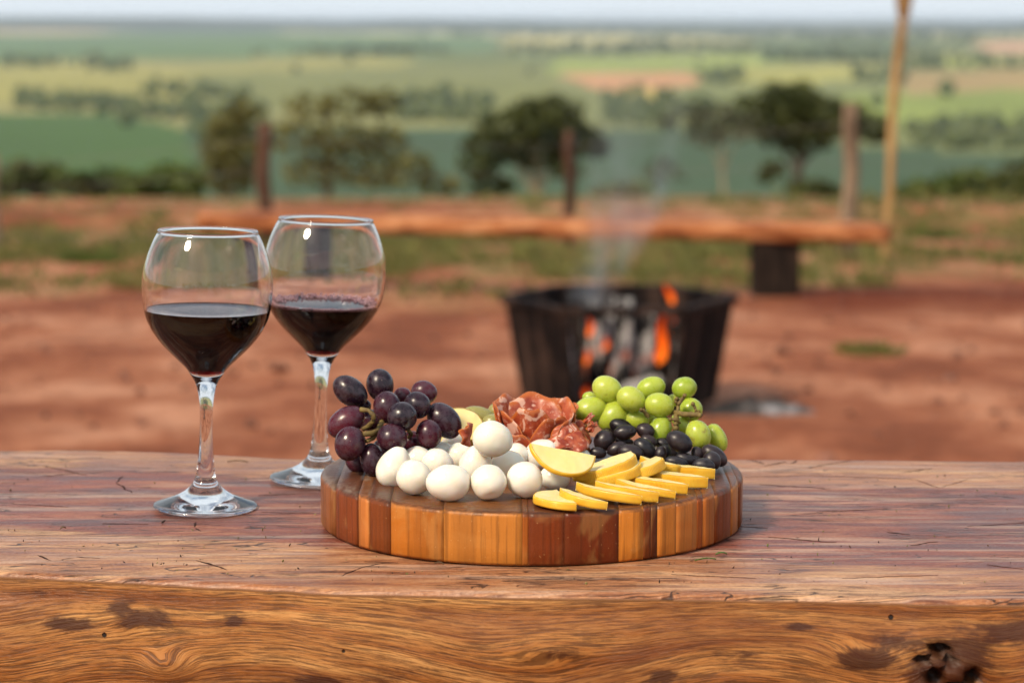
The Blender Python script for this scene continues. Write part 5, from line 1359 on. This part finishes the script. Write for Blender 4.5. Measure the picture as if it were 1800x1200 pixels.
wrap(235, 90, .0265, .0300, .004, 9, cx=924); wrap(15, 90, .0265, .0460, .004, 13, cx=936)
wrap(268, 110, .0265, .0180, .007, 10, cx=934); wrap(308, 90, .0290, .0200, .009, 11, cx=944); wrap(228, 80, .0280, .0160, .007, 12, cx=926)
pet(1265, 570, 1.692, 210, 118, 10, -16, -34, .9, .1, 9, ruffle=.0008)
pet(1385, 680, 1.686, 190, 130, 18, -22, -30, .9, .1, 10, ruffle=.0010)
pet(1190, 720, 1.682, 230, 100, 4, 14, -36, .8, .1, 11, ruffle=.0006)
pet(1420, 600, 1.704, 200, 170, 30, -10, -14, 1.0, .1, 17, ruffle=.0010)
pet(1520, 410, 1.702, 105, 36, 20, -42, -20, 1.3, .3, 12, ruffle=.0022)
pet(1555, 510, 1.698, 95, 46, 40, -55, -10, 1.4, .3, 13, ruffle=.0022)
tag(root, 'rose of folded salami slices rising in the middle of the board', 'salami')
base = at_y(826, 764, 1.665); r0 = empty('salami_scrap', base)
root = r0; s_ = petal(r0, (0, 0, 0), Vector((.3, 1, 0)), Vector((.25, 0, 1)), .009, .0082, 1.2, .2, 3, ruffle=.002)
tag(r0, 'dark salami edge poking out behind the topmost egg', 'salami')

# ------------------------------------------------------------------ crumbs and leaf bits on the slab
mm = M('dry_bits'); g = mm.nd('ShaderNodeNewGeometry'); mm.pbr(mm.ramp(g.outputs['Random Per Island'], [(.2, (.030, .014, .010)), (.55, (.12, .06, .03)), (.8, (.13, .15, .03)), (1.0, (.30, .24, .10))]), .8); BITS = mm.m
r = random.Random(21); V = []; F = []
for k in range(230):
    px = r.uniform(-20, 1820); py = r.choice((r.uniform(810, 1010), r.uniform(930, 1030))); p = at_z(px, py, TABLE_Z)
    if (p - Vector((BC.x, BC.y, p.z))).length < BR + .004: continue
    if not (interp(FRONT, p.x) + .01 < p.y < interp(BACK, p.x) - .012): continue
    s = r.uniform(.0002, .00062) * (2.0 if r.random() < .05 else 1); o = len(V)
    e = Euler((r.uniform(0, 3), r.uniform(0, 3), r.uniform(0, 6))).to_matrix(); st_ = r.uniform(1, 2.6)
    V += [e @ Vector((v.x * s * st_, v.y * s, v.z * s * .6)) + p + Vector((0, 0, s * .6 + .0008)) for v in SPH_LO[0]]; F += [tuple(i + o for i in f) for f in SPH_LO[1]]
tag(mesh('crumbs', V, F, BITS), 'tiny dry crumbs scattered on the slab table', 'crumbs', kind='stuff')
mm = M('fresh_leaf'); mm.pbr((.09, .17, .03), .5); LEAF = mm.m
def leaf_bit(px, py, L_, W_, ang, mat, label, name='leaf_fragment', cat='leaf'):
    p = at_z(px, py, TABLE_Z + .0016); V = []; F = []; n = 10
    for i in range(n + 1):
        t = i / n; wd = W_ * math.sin(math.pi * (.05 + .9 * t)) ** .8; z = .0012 * math.sin(t * 3)
        for s, zz in ((-1, .0006), (0, 0), (1, .0006)): V.append((lerp(-L_, L_, t), s * wd, z + zz)); 
        for s, zz in ((1, .0003), (0, -.0003), (-1, .0003)): V.append((lerp(-L_, L_, t), s * wd, z + zz))
    for i in range(n):
        for k in range(6): k2 = (k + 1) % 6; F.append((i * 6 + k, i * 6 + k2, (i + 1) * 6 + k2, (i + 1) * 6 + k))
    o = mesh(name, V, F, mat); o.location = p; o.rotation_euler = (0, 0, R(ang)); tag(o, label, cat)
leaf_bit(1268, 974, .0040, .0014, 8, LEAF, 'tiny green leaf bit lying beside the board on the slab')
leaf_bit(772, 991, .0034, .0005, -25, BITS, 'short straw bit on the slab in front of the board', 'straw', 'straw')
leaf_bit(1240, 984, .0075, .0003, 14, LEAF, 'thin green stalk just in front of the tiny leaf bit', 'straw', 'straw')
leaf_bit(418, 812, .0085, .0006, -6, BITS, 'dry straw on the slab between the two glass stems', 'straw', 'straw')
leaf_bit(111, 929, .0022, .0011, 40, BITS, 'dark dry speck on the slab near the picture edge', 'leaf_fragment', 'leaf')
